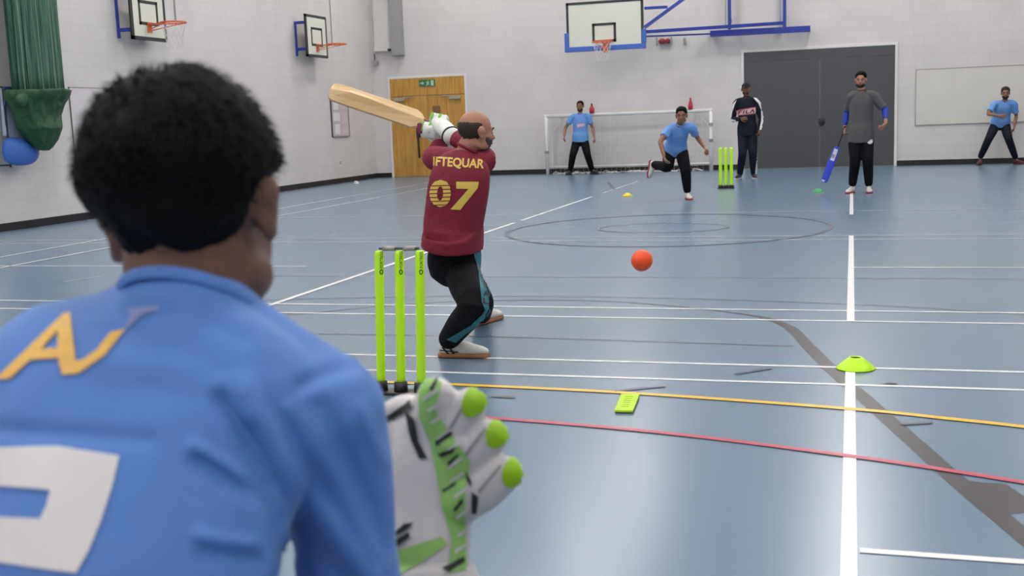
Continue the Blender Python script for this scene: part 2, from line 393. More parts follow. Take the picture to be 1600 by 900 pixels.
d2 = bpy.data.objects.new('door_2', None); COL.objects.link(d2); d2.location = ((D2[0]+D2[1])/2, YF, 0); tag(d2, kind='structure')
m_slate = mat('slate_grey_door', (.070, .073, .078), .5, var=.06, vscale=4)
xm2 = Y(1281, 190, YF).x
obj('header_panel', box((D2[0], YF-.03, 2.42), (D2[1], YF, 2.63)), m_slate, d2)
for a_, b_ in ((D2[0]+.005, xm2-.006), (xm2+.006, D2[1]-.005)): obj('door_leaf', box((a_, YF-.026, .02), (b_, YF, 2.41)), m_slate, d2, bevel=.004)
bm = bmesh.new(); pc = Y(1284, 190, YF); ell(bm, (pc.x, YF-.03, pc.z), (.075, .015, .10)); bx(bm, (pc.x-.02, YF-.08, pc.z-.015), (pc.x+.06, YF-.02, pc.z+.02))
obj('recessed_handle', bm, m_dark, d2)

# ceiling lamps that light the hall
m_lamp = mat('lamp_diffuser', (.9, .9, .9), .5, emit=(1.0, .965, .94), estr=23.5)
for i, lx in enumerate((-9.0, -4.5, 0, 4.5)):
    for j, ly in enumerate((-3, 2.5, 8, 13.5, 19, 24)):
        t = thing('ceiling_light', 'white rectangular high-bay lamp under the hall ceiling', 'ceiling light', (lx, ly, ZC), 'ceiling lamps of the hall')
        obj('housing', box((lx-.35, ly-.75, ZC-.10), (lx+.35, ly+.75, ZC)), m_trim, t)
        obj('diffuser', box((lx-.32, ly-.72, ZC-.115), (lx+.32, ly+.72, ZC-.10)), m_lamp, t)

# ------------------------------------------------------------------ WALL FITTINGS
def torus(bm, c, R, r, n=32, k=8, ax=(V((1, 0, 0)), V((0, 1, 0)))):
    a, b = ax; nn = a.cross(b); rings = []
    for i in range(n):
        t = 2*PI*i/n; d = a*math.cos(t)+b*math.sin(t); o_ = V(c)+d*R
        rings.append([bm.verts.new(o_+d*(r*math.cos(2*PI*j/k))+nn*(r*math.sin(2*PI*j/k))) for j in range(k)])
    for i in range(n): bridge(bm, rings[i], rings[(i+1) % n])
def hoop_net(c, R, parent, drop=.42):
    bm = bmesh.new(); n = 12
    def P(i, lv):
        t = lv/5; r_ = R*(1-.42*math.sin(t*PI/2*.95)); a_ = 2*PI*(i+(lv % 2)*.5)/n
        return V((c[0]+r_*math.cos(a_), c[1]+r_*math.sin(a_), c[2]-drop*t))
    for lv in range(5):
        for i in range(n):
            rod(bm, P(i, lv), P(i, lv+1), .003, 4); rod(bm, P(i, lv), P(i-1 if lv % 2 == 0 else i+1, lv+1), .003, 4)
    obj('net', bm, m_net, parent)
def side_hoop(y0, y1, z0, z1, xb, rimpx, label, ybr, zarms, zr):
    """wall hoop on the left wall; board plane x = xb"""
    t = thing('basketball_hoop', label, 'basketball hoop', (XW, (y0+y1)/2, z0))
    obj('board', box((xb-.03, y0, z0), (xb, y1, z1)), [m_board], t, bevel=.003)
    w = .05; bm = bmesh.new(); e = .004
    for a_, b_ in (((y0, z0), (y1, z0+w)), ((y0, z1-w), (y1, z1)), ((y0, z0), (y0+w, z1)), ((y1-w, z0), (y1, z1))):
        bx(bm, (xb-.034, a_[0]-e, a_[1]-e), (xb+.004, b_[0]+e, b_[1]+e))
    obj('board_border', bm, m_bline, t)
    ym = (y0+y1)/2; hw = .27; bm = bmesh.new(); s0 = zr; s1 = zr+.40
    for a_, b_ in (((ym-hw, s0), (ym+hw, s0+w)), ((ym-hw, s1-w), (ym+hw, s1)), ((ym-hw, s0), (ym-hw+w, s1)), ((ym+hw-w, s0), (ym+hw, s1))):
        bx(bm, (xb+.0005, a_[0], a_[1]), (xb+.005, b_[0], b_[1]))
    obj('target_square', bm, m_bline, t)
    for yv in ybr:
        bm = bmesh.new(); bx(bm, (XW, yv-.02, z0+.02), (XW+.035, yv+.02, z1-.15))
        for zz in zarms: bx(bm, (XW, yv-.022, zz-.03), (xb-.03, yv+.022, zz+.03))
        obj('wall_bracket', bm, m_metalblue, t)
    xt = rimpx; R = min(.21, (xt-xb-.02)/2.3); cx = xt-R
    bm = bmesh.new(); torus(bm, (cx, ym, zr+.02), R, .014); 
    bx(bm, (xb, ym-.06, zr-.12), (xb+.012, ym+.06, zr+.04)); bx(bm, (xb, ym-.06, zr+.01), (cx-R+.02, ym+.06, zr+.025))
    rod(bm, (xb+.01, ym-.05, zr-.08), (cx, ym-R, zr+.01), .008); rod(bm, (xb+.01, ym+.05, zr-.08), (cx, ym+R, zr+.01), .008)
    obj('rim', bm, m_orange, t); hoop_net((cx, ym, zr+.02), R, t)
    return t
b2 = Y(479, 30, 22.44); xb2 = b2.x
e0, e1 = X(480.5, 88, xb2), X(512.5, 90.5, xb2); et = X(479, 22, xb2)
zr2 = X(500, 73, xb2).z
side_hoop(e0.y, e1.y, e0.z, et.z, xb2, Y(540, 71, (e0.y+e1.y)/2).x, 'small white basketball hoop on blue arms, the farther of two on the left wall', [22.44, e1.y-.3], (X(470, 77, XW+.1).z, X(470, 36, XW+.1).z), zr2)
b1 = Y(205, 47, 16.2); xb1 = b1.x
e0, e1 = X(207.5, 60.5, xb1), X(261, 65.5, xb1)
side_hoop(e0.y, e1.y, e0.z, e0.z+.8, xb1, Y(288, 38, (e0.y+e1.y)/2).x, 'white basketball hoop on blue arms nearest the green netting on the left wall', [16.2, e1.y-.3], (X(193, 47, XW+.1).z, X(193, 47, XW+.1).z+.55), X(235, 40, xb1).z)

# large hoop on the far wall with swing frame
YBd = 25.2
tl, bl_, br_ = Y(884, 5, YBd), Y(883, 78, YBd), Y(1006, 68, YBd)
t = thing('basketball_hoop', 'large white backboard hoop with blue padding on a blue swing frame above the goal', 'basketball hoop', ((tl.x+br_.x)/2, YF, bl_.z))
x0, x1, z0, z1 = tl.x, br_.x, bl_.z, tl.z
obj('board', box((x0, YBd, z0), (x1, YBd+.03, z1)), m_board, t)
bm = bmesh.new(); w = .055
for a_, b_ in (((x0, z1-w), (x1, z1)), ((x0, z0), (x0+w, z1)), ((x1-w, z0), (x1, z1))): bx(bm, (a_[0], YBd-.005, a_[1]), (b_[0], YBd+.034, b_[1]))
obj('board_border', bm, m_bline, t)
sa, sb = Y(925, 37, YBd), Y(963, 65, YBd); bm = bmesh.new()
for a_, b_ in (((sa.x, sa.z-w), (sb.x, sa.z)), ((sa.x, sb.z), (sb.x, sb.z+w)), ((sa.x, sb.z), (sa.x+w, sa.z)), ((sb.x-w, sb.z), (sb.x, sa.z))): bx(bm, (a_[0], YBd-.006, a_[1]), (b_[0], YBd-.0005, b_[1]))
obj('target_square', bm, m_bline, t)
bm = bmesh.new(); bx(bm, (x0-.05, YBd-.03, z0-.06), (x1+.04, YBd+.06, z0+.05)); bx(bm, (x0-.05, YBd-.03, z0+.05), (x0+.05, YBd+.06, z0+.36)); bx(bm, (x1-.04, YBd-.03, z0+.05), (x1+.05, YBd+.06, z0+.36))
obj('edge_padding', bm, m_bluepad, t, bevel=.01)
rc = Y(941, 65, YBd-.35); bm = bmesh.new(); torus(bm, rc, .225, .014); bx(bm, (rc.x-.09, YBd-.13, rc.z-.01), (rc.x+.09, YBd-.03, rc.z+.01)); bx(bm, (rc.x-.055, YBd-.045, rc.z-.22), (rc.x+.055, YBd-.006, rc.z+.02))
rod(bm, (rc.x-.05, YBd-.04, rc.z-.14), (rc.x-.17, rc.y, rc.z), .009); rod(bm, (rc.x+.05, YBd-.04, rc.z-.14), (rc.x+.17, rc.y, rc.z), .009)
obj('rim', bm, m_orange, t); hoop_net(rc, .225, t)
bm = bmesh.new(); S3 = V((0, 1, 0))
yb = 25.3; yw = 26.25
def fr(p, q, w_, ya=yw, yb_=yw): bar(bm, Y(p[0], p[1], ya), Y(q[0], q[1], yb_), w_, w_, S3)
fr((1007, 13), (1043, 11), .06, yb, yb); fr((1007, 43), (1088, -16), .07, yb, yb+.5); fr((1007, 50), (1224, 36), .07, yb, yw); fr((1007, 57), (1112, 53), .035, yb, yw-.4)
obj('swing_arm', bm, m_metalblue, t)
bm = bmesh.new(); p1, p2 = Y(1140, 46, yw), Y(1226, 42, yw)
bar(bm, (p1.x, yw, p1.z), (p1.x, yw, 4.6), .07, .07, S3); bar(bm, (p2.x, yw, p2.z), (p2.x, yw, 4.6), .07, .07, S3)
bar(bm, Y(1110, 53, yw), Y(1266, 45, yw), .12, .13, S3)
for zz in (3.35, 4.5):
    for px_ in (p1, p2): bar(bm, (px_.x, yw, zz), (px_.x, YF, zz), .06, .06, V((1, 0, 0)))
pw = Y(1112, 53, yw); pw2 = Y(1264, 45, yw)
for q in (pw, pw2): bar(bm, (q.x, yw, q.z), (q.x, YF, q.z), .05, .05, V((1, 0, 0)))
obj('wall_frame', bm, m_metalblue, t)
for q in (p1, p2):
    bm = bmesh.new(); bar(bm, (q.x-.10, yw+.12, q.z+.1), (q.x-.10, yw+.12, 4.6), .02, .02, S3); bar(bm, (q.x-.10, yw+.12, 4.5), (q.x-.1, YF, 4.5), .02, .02, V((1, 0, 0))); obj('guide_rod', bm, m_grey, t)

# small red box between brackets under the swing frame
pc = Y(1038, 64.5, YF)
t = thing('wall_alarm', 'small red alarm unit between two dark brackets below the swing frame', 'alarm', (pc.x, YF, pc.z))
bm = bmesh.new(); ell(bm, (pc.x-.04, YF-.05, pc.z), (.09, .05, .065)); ell(bm, (pc.x+.09, YF-.05, pc.z), (.06, .045, .06)); bx(bm, (pc.x-.1, YF-.05, pc.z-.02), (pc.x+.12, YF, pc.z+.02)); obj('sounder', bm, mat('alarm_red', (.28, .02, .03), .4), t, True)
for s in (-.17, .17): obj('bracket', box((pc.x+s-.012, YF-.09, pc.z-.09), (pc.x+s+.012, YF, pc.z+.09)), m_grey, t)
pc = Y(1070, 64, YF); single('wall_hook', box((pc.x-.025, YF-.06, pc.z-.09), (pc.x+.025, YF, pc.z+.07)), m_grey, 'small grey hook on the far wall right of the red alarm', 'hook', (pc.x, YF, pc.z), bevel=.008)

# whiteboard right
a, b = Y(1431, 108.5, YF), Y(1431, 196, YF)
t = thing('whiteboard', 'wide pale cream wall board behind the right-hand fielder', 'board', (a.x+1.6, YF, b.z))
obj('panel', box((a.x, YF-.015, b.z), (a.x+3.2, YF, a.z)), mat('cream_board', (.66, .635, .575), .4, var=.07, vscale=3), t)
bm = bmesh.new()
for p, q in (((a.x, a.z-.015), (a.x+3.2, a.z)), ((a.x, b.z), (a.x+3.2, b.z+.015)), ((a.x, b.z), (a.x+.012, a.z)), ((a.x+3.188, b.z), (a.x+3.2, a.z))): bx(bm, (p[0], YF-.02, p[1]), (q[0], YF-.001, q[1]))
obj('edge_strip', bm, mat('board_edge', (.36, .35, .34), .4), t)

# grey column, conduit, camera in the corner
a, b = Y(612, 87, YF-.2), Y(628, 87, YF-.2)
single('air_duct', box((a.x, YF-.22, a.z), (b.x, YF, ZC)), m_grey, 'tall grey vertical duct on the far wall above the oak doors', 'duct', ((a.x+b.x)/2, YF, a.z), bevel=.004)
a, b = Y(584, 81, YF-.1), Y(616, 72, YF-.1)
t = thing('cable_trunking', 'white boxed cable trunking beside the grey duct in the far left corner', 'trunking', ((a.x+b.x)/2, YF, a.z))
dx0 = Y(612, 87, YF-.2).x-.01
obj('horizontal_trunk', box((a.x+.03, YF-.16, a.z), (dx0, YF, a.z+.1)), m_wall, t, bevel=.004)
obj('vertical_trunk', box((a.x+.03, YF-.1, a.z+.1), (dx0, YF, ZC)), m_wall, t)
obj('sensor', box((dx0-.09, YF-.2, a.z-.01), (dx0-.01, YF-.155, a.z+.05)), m_dark, t)
a = Y(585.5, 98, YF-.15)
t = thing('security_camera', 'small dark wall camera below the white trunking in the corner', 'camera', (a.x, YF, a.z))
bm = bmesh.new(); tube(bm, [a+V((0, .12, 0)), a+V((.01, -.03, 0))], .06, n=12, cap='flat'); obj('camera_body', bm, m_grey, t)
bm = bmesh.new(); rod(bm, a+V((-.04, .1, .02)), a+V((-.04, .1, .22)), .012); rod(bm, a+V((0, .1, 0)), V((a.x, YF, a.z)), .02); obj('bracket', bm, m_dark, t)

# left wall noticeboard, socket, panel, cables
a, b = X(515, 154, XW), X(545.5, 215, XW); c = X(515, 215, XW)
t = thing('noticeboard', 'narrow framed noticeboard with pinned papers on the left wall under the bat', 'noticeboard', (XW, (a.y+b.y)/2, c.z))
obj('pinboard', box((XW, a.y, c.z), (XW+.02, b.y, a.z)), mat('pinboard_pale', (.52, .46, .48), .7, var=.15, vscale=14), t)
bm = bmesh.new(); w = .03
for p, q in (((a.y, c.z), (b.y, c.z+w)), ((a.y, a.z-w), (b.y, a.z)), ((a.y, c.z), (a.y+w, a.z)), ((b.y-w, c.z), (b.y, a.z))): bx(bm, (XW, p[0], p[1]), (XW+.03, q[0], q[1]))
obj('frame', bm, mat('board_frame_grey', (.24, .23, .24), .5), t)
dy = b.y-a.y; dz = a.z-c.z
for i, (u, v, w1, h1) in enumerate(((.12, .72, .3, .2), (.5, .75, .35, .18), (.1, .42, .38, .22), (.55, .35, .33, .32), (.15, .08, .3, .26), (.55, .07, .3, .2))):
    obj('paper', box((XW+.02, a.y+dy*u, c.z+dz*v), (XW+.022, a.y+dy*(u+w1), c.z+dz*(v+h1))), mat(['paper_white', 'paper_pink'][i % 2], [(.72, .70, .69), (.62, .5, .52)][i % 2], .8), t)
pc = X(531, 255, XW)
t = thing('wall_socket', 'small white wall socket low on the left wall below the noticeboard', 'socket', (XW, pc.y, pc.z))
obj('faceplate', box((XW, pc.y-.06, pc.z-.08), (XW+.015, pc.y+.06, pc.z+.08)), m_trim, t, bevel=.004)
obj('rocker', box((XW+.015, pc.y-.03, pc.z-.03), (XW+.02, pc.y+.03, pc.z+.05)), m_grey, t)
a, b = X(106, 136, XW), X(172, 136, XW); c = X(108, 262, XW)
t = thing('wall_panel', 'flush pale access panel with thin grey outline behind the keeper on left wall', 'panel', (XW, (a.y+b.y)/2, c.z))
obj('panel', box((XW, a.y, c.z), (XW+.012, b.y, a.z)), mat('panel_pale', (.66, .625, .64), .5, var=.04), t)
bm = bmesh.new(); w = .012
for p, q in (((a.y, c.z), (b.y, c.z+w)), ((a.y, a.z-w), (b.y, a.z)), ((a.y, c.z), (a.y+w, a.z)), ((b.y-w, c.z), (b.y, a.z))): bx(bm, (XW, p[0], p[1]), (XW+.016, q[0], q[1]))
obj('edge_strip', bm, mat('panel_edge', (.3, .29, .3), .5), t)
for (px_, py_), lb in (((519, 68), 'thin grey cable down the left wall beside the farther hoop'), ((275, 34), 'thin grey cable down the left wall beside the nearer hoop')):
    p = X(px_, py_, XW+.012); bm = bmesh.new(); rod(bm, p, (XW+.012, p.y, ZC), .012, 6); single('wall_cable', bm, m_grey, lb, 'cable', p)

# gathered green netting with its bag, and the blue sling behind
yc = 13.9
def Gp(px, py, x=-11.05): return X(px, py, x)
t = thing('sports_netting', 'gathered dark green hall divider netting hanging bundled at far left', 'netting', Gp(62, 150))
def net_mat():
    m = bpy.data.materials.new('green_netting'); m.use_nodes = True; n = m.node_tree.nodes; l = m.node_tree.links
    b = n['Principled BSDF']; b.inputs['Roughness'].default_value = .8
    g = n.new('ShaderNodeNewGeometry'); mp = n.new('ShaderNodeMapping'); mp.inputs['Scale'].default_value = (40, 40, 1.0); l.new(g.outputs['Position'], mp.inputs[0])
    t_ = n.new('ShaderNodeTexNoise'); t_.inputs['Scale'].default_value = 1.2; t_.inputs['Detail'].default_value = 4; l.new(mp.outputs[0], t_.inputs[0])
    cr = n.new('ShaderNodeValToRGB'); cr.color_ramp.elements[0].color = (.012, .055, .036, 1); cr.color_ramp.elements[1].color = (.10, .23, .16, 1)
    cr.color_ramp.elements[0].position = .38; cr.color_ramp.elements[1].position = .72
    l.new(t_.outputs[0], cr.inputs[0]); l.new(cr.outputs[0], b.inputs['Base Color']); return m
m_gnet = net_mat()
bm = bmesh.new(); pl, pr_ = Gp(28, 140), Gp(101, 140); cy = (pl.y+pr_.y)/2; hw = (pr_.y-pl.y)/2; n = 90; rings = []
for zz in [Gp(62, 150).z+.02]+[Gp(62, 150).z+.3*k for k in range(1, 15)]:
    rg = []
    for i in range(n):
        t_ = 2*PI*i/n; r_ = 1+.10*math.sin(t_*17+1.3)+.05*math.sin(t_*29+zz*.4)
        rg.append(bm.verts.new((-11.1+.12*r_*math.sin(t_), cy+hw*.98*r_*math.cos(t_), min(zz, ZC-.02))))
    rings.append(rg)
for a_, b_ in zip(rings, rings[1:]): bridge(bm, a_, b_)
bm.faces.new(rings[0]); bm.faces.new(rings[-1]); obj('net_bundle', bm, m_gnet, t, True)
bm = bmesh.new()
for i in range(26):
    yv = cy+hw*random.uniform(-.98, 1.08); xv = -11.1+random.uniform(-.05, .16); z_ = Gp(62, 150).z; rod(bm, (xv, yv, z_), (xv, yv+random.uniform(-.02, .02), ZC-.02), .004, 4)
obj('loose_cord', bm, mat('pale_green_cord', (.28, .33, .26), .8), t)
m_gbag = mat('green_bag', (.016, .075, .03), .6, var=.25, vscale=7, bump=.8, bscale=6, bdist=.05)
bm = bmesh.new()
prof = [(18, 104, 140), (18, 103, 150), (22, 99, 163), (28, 95, 180), (35, 93, 200), (48, 90, 218), (58, 84, 230), (63, 79, 235)]
rings = []
for (l_, r_, yy) in prof:
    a_, b_ = Gp(l_, yy), Gp(r_, yy); c_ = (a_+b_)/2; h_ = (b_.y-a_.y)/2
    rings.append([bm.verts.new((-11.08+(.21+.05*math.sin(yy*.1))*(h_/.42)*math.sin(2*PI*i/48)*(1+.06*math.sin(i*1.7)), c_.y+h_*math.cos(2*PI*i/48)*(1+.03*math.sin(i*2.1+yy*.05)), a_.z+(b_.z-a_.z)*(.5+.5*math.cos(2*PI*i/48))+.012*math.sin(i*1.3))) for i in range(48)])
for a_, b_ in zip(rings, rings[1:]): bridge(bm, a_, b_)
bm.faces.new(rings[0]); bm.faces.new(rings[-1]); ell(bm, Gp(88, 160, -10.9), (.06, .13, .10)); ell(bm, Gp(34, 156, -10.92), (.05, .12, .10)); tube(bm, [Gp(62, 152, -10.87), Gp(66, 180, -10.9), Gp(68, 225, -10.95)], [.03, .04, .02]); tube(bm, [Gp(80, 152, -10.87), Gp(84, 185, -10.9), Gp(80, 222, -10.97)], [.035, .03, .02]); tube(bm, [Gp(45, 152, -10.9), Gp(50, 180, -10.92), Gp(60, 215, -10.97)], [.03, .035, .02])
fused('gathering_bag', bm, m_gbag, t, .018, 4)
xs = -11.32
a, b = X(4, 136, xs), X(10, 262, xs)
t = thing('wall_sling', 'white and blue canvas sling on a dark pole behind the green netting bag', 'canvas sling', (XW, a.y, b.z))
bm = bmesh.new(); rod(bm, (xs, a.y, a.z), (xs, a.y, b.z), .016); rod(bm, (xs, a.y, a.z), (XW, a.y, a.z), .012); rod(bm, (xs, a.y, b.z+.03), (XW, a.y, b.z+.03), .012); obj('pole', bm, m_dark, t)
bm = bmesh.new()
def sl(px, py, o=0): return X(px, py, xs+o)
P_ = [sl(5, 137), sl(60, 137), sl(72, 190), sl(62, 224), sl(35, 218), sl(10, 212)]
A_ = [bm.verts.new(p) for p in P_]; B_ = [bm.verts.new(p+V((-.06, 0, 0))) for p in P_]; bm.faces.new(A_); bm.faces.new(B_)
for i in range(6): bm.faces.new((A_[i], A_[(i+1) % 6], B_[(i+1) % 6], B_[i]))
obj('white_canvas', bm, mat('pale_blue_canvas', (.40, .47, .62), .7, var=.08), t)
bm = bmesh.new(); bar(bm, sl(5, 137, .01), sl(60, 137, .01), .03, .04); bar(bm, sl(6, 137, .01), sl(8, 165, .01), .03, .03); obj('blue_hem', bm, mat('hem_blue', (.05, .12, .38), .6), t)
bm = bmesh.new()
tube(bm, [sl(8, 236, .0)+V((0, .02, 0)), sl(20, 236, .05), sl(35, 238, .07), sl(48, 238, .05), sl(56, 236, 0)], [(.06, .17), (.10, .20), (.12, .19), (.10, .16), (.05, .09)], V((1, 0, 0)), 16)
fused('blue_pouch', bm, mat('pouch_blue', (.045, .15, .52), .5, var=.08, bump=.4, bscale=8), t, .02, 3)

# ------------------------------------------------------------------ GOAL
YG = 26.05; YGb = 26.38
gl, gr = Y(856, 270, YG), Y(1111.5, 264, YG); zt = Y(856, 182, YG).z
t = thing('football_goal', 'low white framed indoor football goal with net against the far wall', 'goal', ((gl.x+gr.x)/2, YG, 0))
m_gp = mat('goal_white', (.78, .77, .76), .4, var=.03)
bm = bmesh.new(); rod(bm, (gl.x, YG, 0), (gl.x, YG, zt), .04, 12); obj('post', bm, m_gp, t, True)
bm = bmesh.new(); rod(bm, (gr.x, YG, 0), (gr.x, YG, zt), .04, 12); obj('post', bm, m_gp, t, True)
bm = bmesh.new(); rod(bm, (gl.x-.04, YG, zt), (gr.x+.04, YG, zt), .04, 12); obj('crossbar', bm, m_gp, t, True)
bm = bmesh.new()
rod(bm, (gl.x+.05, YGb, .16), (gr.x-.05, YGb, .16), .022); 
for gx in (gl.x, gr.x):
    s = 1 if gx < -5 else -1
    rod(bm, (gx, YG, .16), (gx+s*.05, YGb, .16), .022); rod(bm, (gx, YG, zt), (gx+s*.35, YGb, zt-.04), .015); rod(bm, (gx+s*.35, YGb, zt-.04), (gx+s*.05, YGb, zt-.4), .015); rod(bm, (gx+s*.05, YGb, zt-.4), (gx+s*.05, YGb, .16), .02)
obj('back_frame', bm, m_gp, t)
bm = bmesh.new(); n_ = 34; 
def NP(i, j):
    u = i/n_; x_ = gl.x+(gr.x-gl.x)*u; sag = .05*math.sin(u*PI*5)**2
    if j <= 3: return V((x_, YG+(YGb-YG)*j/3*.9, zt-.01-sag*j/3))
    k_ = (j-3)/10; return V((x_+.02*math.sin(j+i), YGb-.03-.05*math.sin(k_*PI), zt-sag-(zt-.03)*k_))
for i in range(n_+1):
    for j in range(13):
        rod(bm, NP(i, j), NP(i, j+1), .0022, 4)
        if i < n_ and j > 0: rod(bm, NP(i, j), NP(i+1, j), .0022, 4)
for k_ in range(60):
    x_ = gl.x+.1+random.random()*(gr.x-gl.x-.2); y_ = YG+random.uniform(-.12, .25)
    tube(bm, [V((x_, y_, .012)), V((x_+random.uniform(.02, .12), y_+random.uniform(-.04, .04), random.uniform(.015, .06))), V((x_+random.uniform(.15, .25), y_+random.uniform(-.08, .08), .012))], .007, n=5, cap='flat')
obj('net', bm, m_net, t)
for p, gx in (((1112, 194), gr.x), ((1112, 219), gr.x), ((855, 238), gl.x)):
    c = Y(p[0], p[1], YG); bm = bmesh.new(); rod(bm, (gx, YG-.03, c.z-.03), (gx, YG-.03, c.z+.03), .05, 10); obj('net_clip', bm, m_grey, t)
m_bot = mat('red_bottle', (.50, .03, .06), .35, var=.05); 
for (px_, py_), lb, sh in (((925, 177), 'small red bottle with dark cap on the crossbar beside the left fielder', 0), ((1079, 173), 'slim red bottle standing on the crossbar behind the bowler', 1)):
    c = Y(px_, py_, YG); c = V((c.x, YG, zt+.04)); t = thing('bottle', lb, 'bottle', c)
    bm = bmesh.new()
    if sh == 0: pr = [(.0, 0), (.06, 0), (.062, .10), (.035, .15), (.03, .16)]
    else: pr = [(.0, 0), (.055, 0), (.055, .09), (.035, .17), (.028, .2)]
    rg = lathe(bm, [(max(r_, .001), z_) for r_, z_ in pr], c, 16); bm.faces.new(rg[-1]); obj('bottle_body', bm, m_bot, t, True)
    bm = bmesh.new(); h_ = pr[-1][1]; rod(bm, c+V((0, 0, h_)), c+V((0, 0, h_+.06)), .022, 12); obj('cap', bm, m_dark if sh == 0 else m_bot, t)

# ------------------------------------------------------------------ STUMPS, BALL, MARKERS
def wicket(px, py_base, dx, H, r, label, yw_, skew=0, bars=False):
    c = Fl(px[1], py_base); root = thing('cricket_stumps', label, 'cricket stumps', (c.x, c.y, 0)); tops = []
    bm = bmesh.new(); bx(bm, (c.x-dx-.055, c.y-.05, 0), (c.x+dx+.055, c.y+.05, .014)); obj('base_bar', bm, m_dark, root, bevel=.004)
    for i in (-1, 0, 1):
        q = V((c.x+i*dx, c.y, 0)); bm = bmesh.new(); tilt = V((skew*H, 0, 0))
        if r > .02: pr = [(r*.95, .05), (r*1.0, .08), (r*1.0, H-.02), (r*.9, H-.004), (r*.6, H)]
        else: pr = [(r, .04), (r, H-.02), (r*.8, H-.003), (r*.5, H)]
        rg = lathe(bm, [(a_, b_) for a_, b_ in pr], q, 20); bm.faces.new(list(reversed(rg[0]))); bm.faces.new(rg[-1])
        for v in bm.verts: v.co.x += skew*v.co.z
        s = obj('stump', bm, m_neon, root, True)
        bm = bmesh.new(); rg = lathe(bm, [(r*1.6, .012), (r*1.45, .058), (r*1.05, .061)], q, 20); bm.faces.new(list(reversed(rg[0]))); bm.faces.new(rg[-1])
        obj('stump_cup', bm, m_dark, root, True); tops.append((q+V((skew*H, 0, H)), s))
    return root, tops, c
W1, tops, wc = wicket((597, 627, 658), 615, .1035, .693, .0215, 'neon yellow-green stumps in the foreground behind the batsman', 0, .040)
for i in (0, 1):
    a, b = tops[i][0], tops[i+1][0]
    t = thing('bail', ['silver grey bail across the left gap of the near stumps', 'silver grey bail across the right gap of the near stumps'][i], 'bail', (a+b)/2+V((0, 0, .009)))
    m_bail = mat('bail_silver', (.40, .37, .35), .35, .4, var=.2, vscale=60)
    bm = bmesh.new(); m_ = (a+b)/2+V((0, 0, .010)); rod(bm, m_-V((.030, 0, 0)), m_+V((.030, 0, 0)), .012, 14); obj('barrel', bm, m_bail, t, True)
    for s_ in (-1, 1): bm = bmesh.new(); rod(bm, m_+V((.029*s_, 0, 0)), m_+V((.05*s_, 0, 0)), .006, 10); obj('spigot', bm, mat('bail_dark', (.08, .08, .08), .4), t, True)
# lettering down the near stumps
m_ink = mat('dark_green_ink', (.02, .08, .01), .5)
for k_, (tp, so) in enumerate(tops):
    tr = bvh_of(so); px_ = [594.5, 625, 656.5][k_]-1.5+[0, 0, 0][k_]
    bm = text_quad('FORTRESS', [(px_-1.2+2, 419), (px_-1.2+2, 393), (px_+3.2+2, 393), (px_+3.2+2, 419)], .01)
    lay(bm, tr, 4, 'lettering', m_ink, so, .0008)
    bm = bmesh.new(); cc = (px_+2.8, 425); ro, ri = 4.2, 2.4; va = [bm.verts.new((cc[0]+ro*.7*math.cos(i*PI/8), cc[1]+ro*math.sin(i*PI/8), 0)) for i in range(16)]; vb = [bm.verts.new((cc[0]+ri*.6*math.cos(i*PI/8), cc[1]+ri*math.sin(i*PI/8), 0)) for i in range(16)]
    for i in range(16): bm.faces.new((va[i], va[(i+1) % 16], vb[(i+1) % 16], vb[i]))
    lay(bm, tr, 4, 'emblem', m_ink, so, .0008)
W2, _, _ = wicket((1126, 1134.5, 1143), 294.5, .092, .70, .029, 'neon yellow-green stumps at the far end beside the navy tracksuit', 0)
bm = bmesh.new(); c = W2.location
for z_ in (.44, .69): pass
bc = K(1003, 407, 3.73); bm = bmesh.new(); bmesh.ops.create_uvsphere(bm, u_segments=40, v_segments=24, radius=.0352, matrix=Matrix.Translation(bc))
bl = single('cricket_ball', bm, mat('orange_ball', (1.0, .095, .012), .45, var=.04, bump=.15, bscale=120, bdist=.002), 'bright orange ball in mid-air right of the batsman', 'ball', bc, smooth=True)
bm = bmesh.new(); torus(bm, bc, .0351, .0009, 48, 6, (V((.5, .2, .84)).normalized(), V((-.86, .1, .49)).normalized())); obj('seam', bm, mat('orange_seam', (.9, .16, .04), .5), bl, True)
def marker(px, py, r, h, m_, label):
    c = Fl(px, py)+V((0, r*.9, 0)); bm = bmesh.new(); th = .003
    pr = [(r, 0), (r*.98, .004), (r*.72, h*.48), (r*.45, h*.86), (r*.33, h), (r*.26, h*.99), (r*.25, h*.93), (r*.42, h*.80), (r*.68, h*.42), (r*.93, .001)]
    rg = lathe(bm, pr, (c.x, c.y, .003), 40); bridge(bm, rg[-1], rg[0]); return single('marker_cone', bm, m_, label, 'marker cone', (c.x, c.y, .003), smooth=True)
marker(1337, 582, .095, .055, m_neon, 'neon yellow-green dome marker on the long white line in the foreground')
marker(979, 307, .085, .05, mat('yellow_marker', (.78, .62, .02), .5), 'small yellow dome marker on the floor left of the bowler')
marker(1278, 300.5, .085, .05, mat('green_marker', (.02, .42, .10), .5), 'small green dome marker under the tip of the blue bat')
P_ = [Fl(970, 620), Fl(1000, 620), Fl(989, 646.5), Fl(960, 646)]; bm = bmesh.new(); A_ = [bm.verts.new(p+V((0, 0, .004))) for p in P_]; B_ = [bm.verts.new(p+V((0, 0, .016))) for p in P_]; bm.faces.new(A_); bm.faces.new(B_)
for i in range(4): bm.faces.new((A_[i], A_[(i+1) % 4], B_[(i+1) % 4], B_[i]))
t = single('floor_marker', bm, m_lime, 'flat lime rectangular rubber marker lying beside the yellow line', 'floor marker', Fl(980, 633), bevel=.004)
bm = bmesh.new()
a_, b_, c_, d_ = [p+V((0, 0, .0165)) for p in P_]
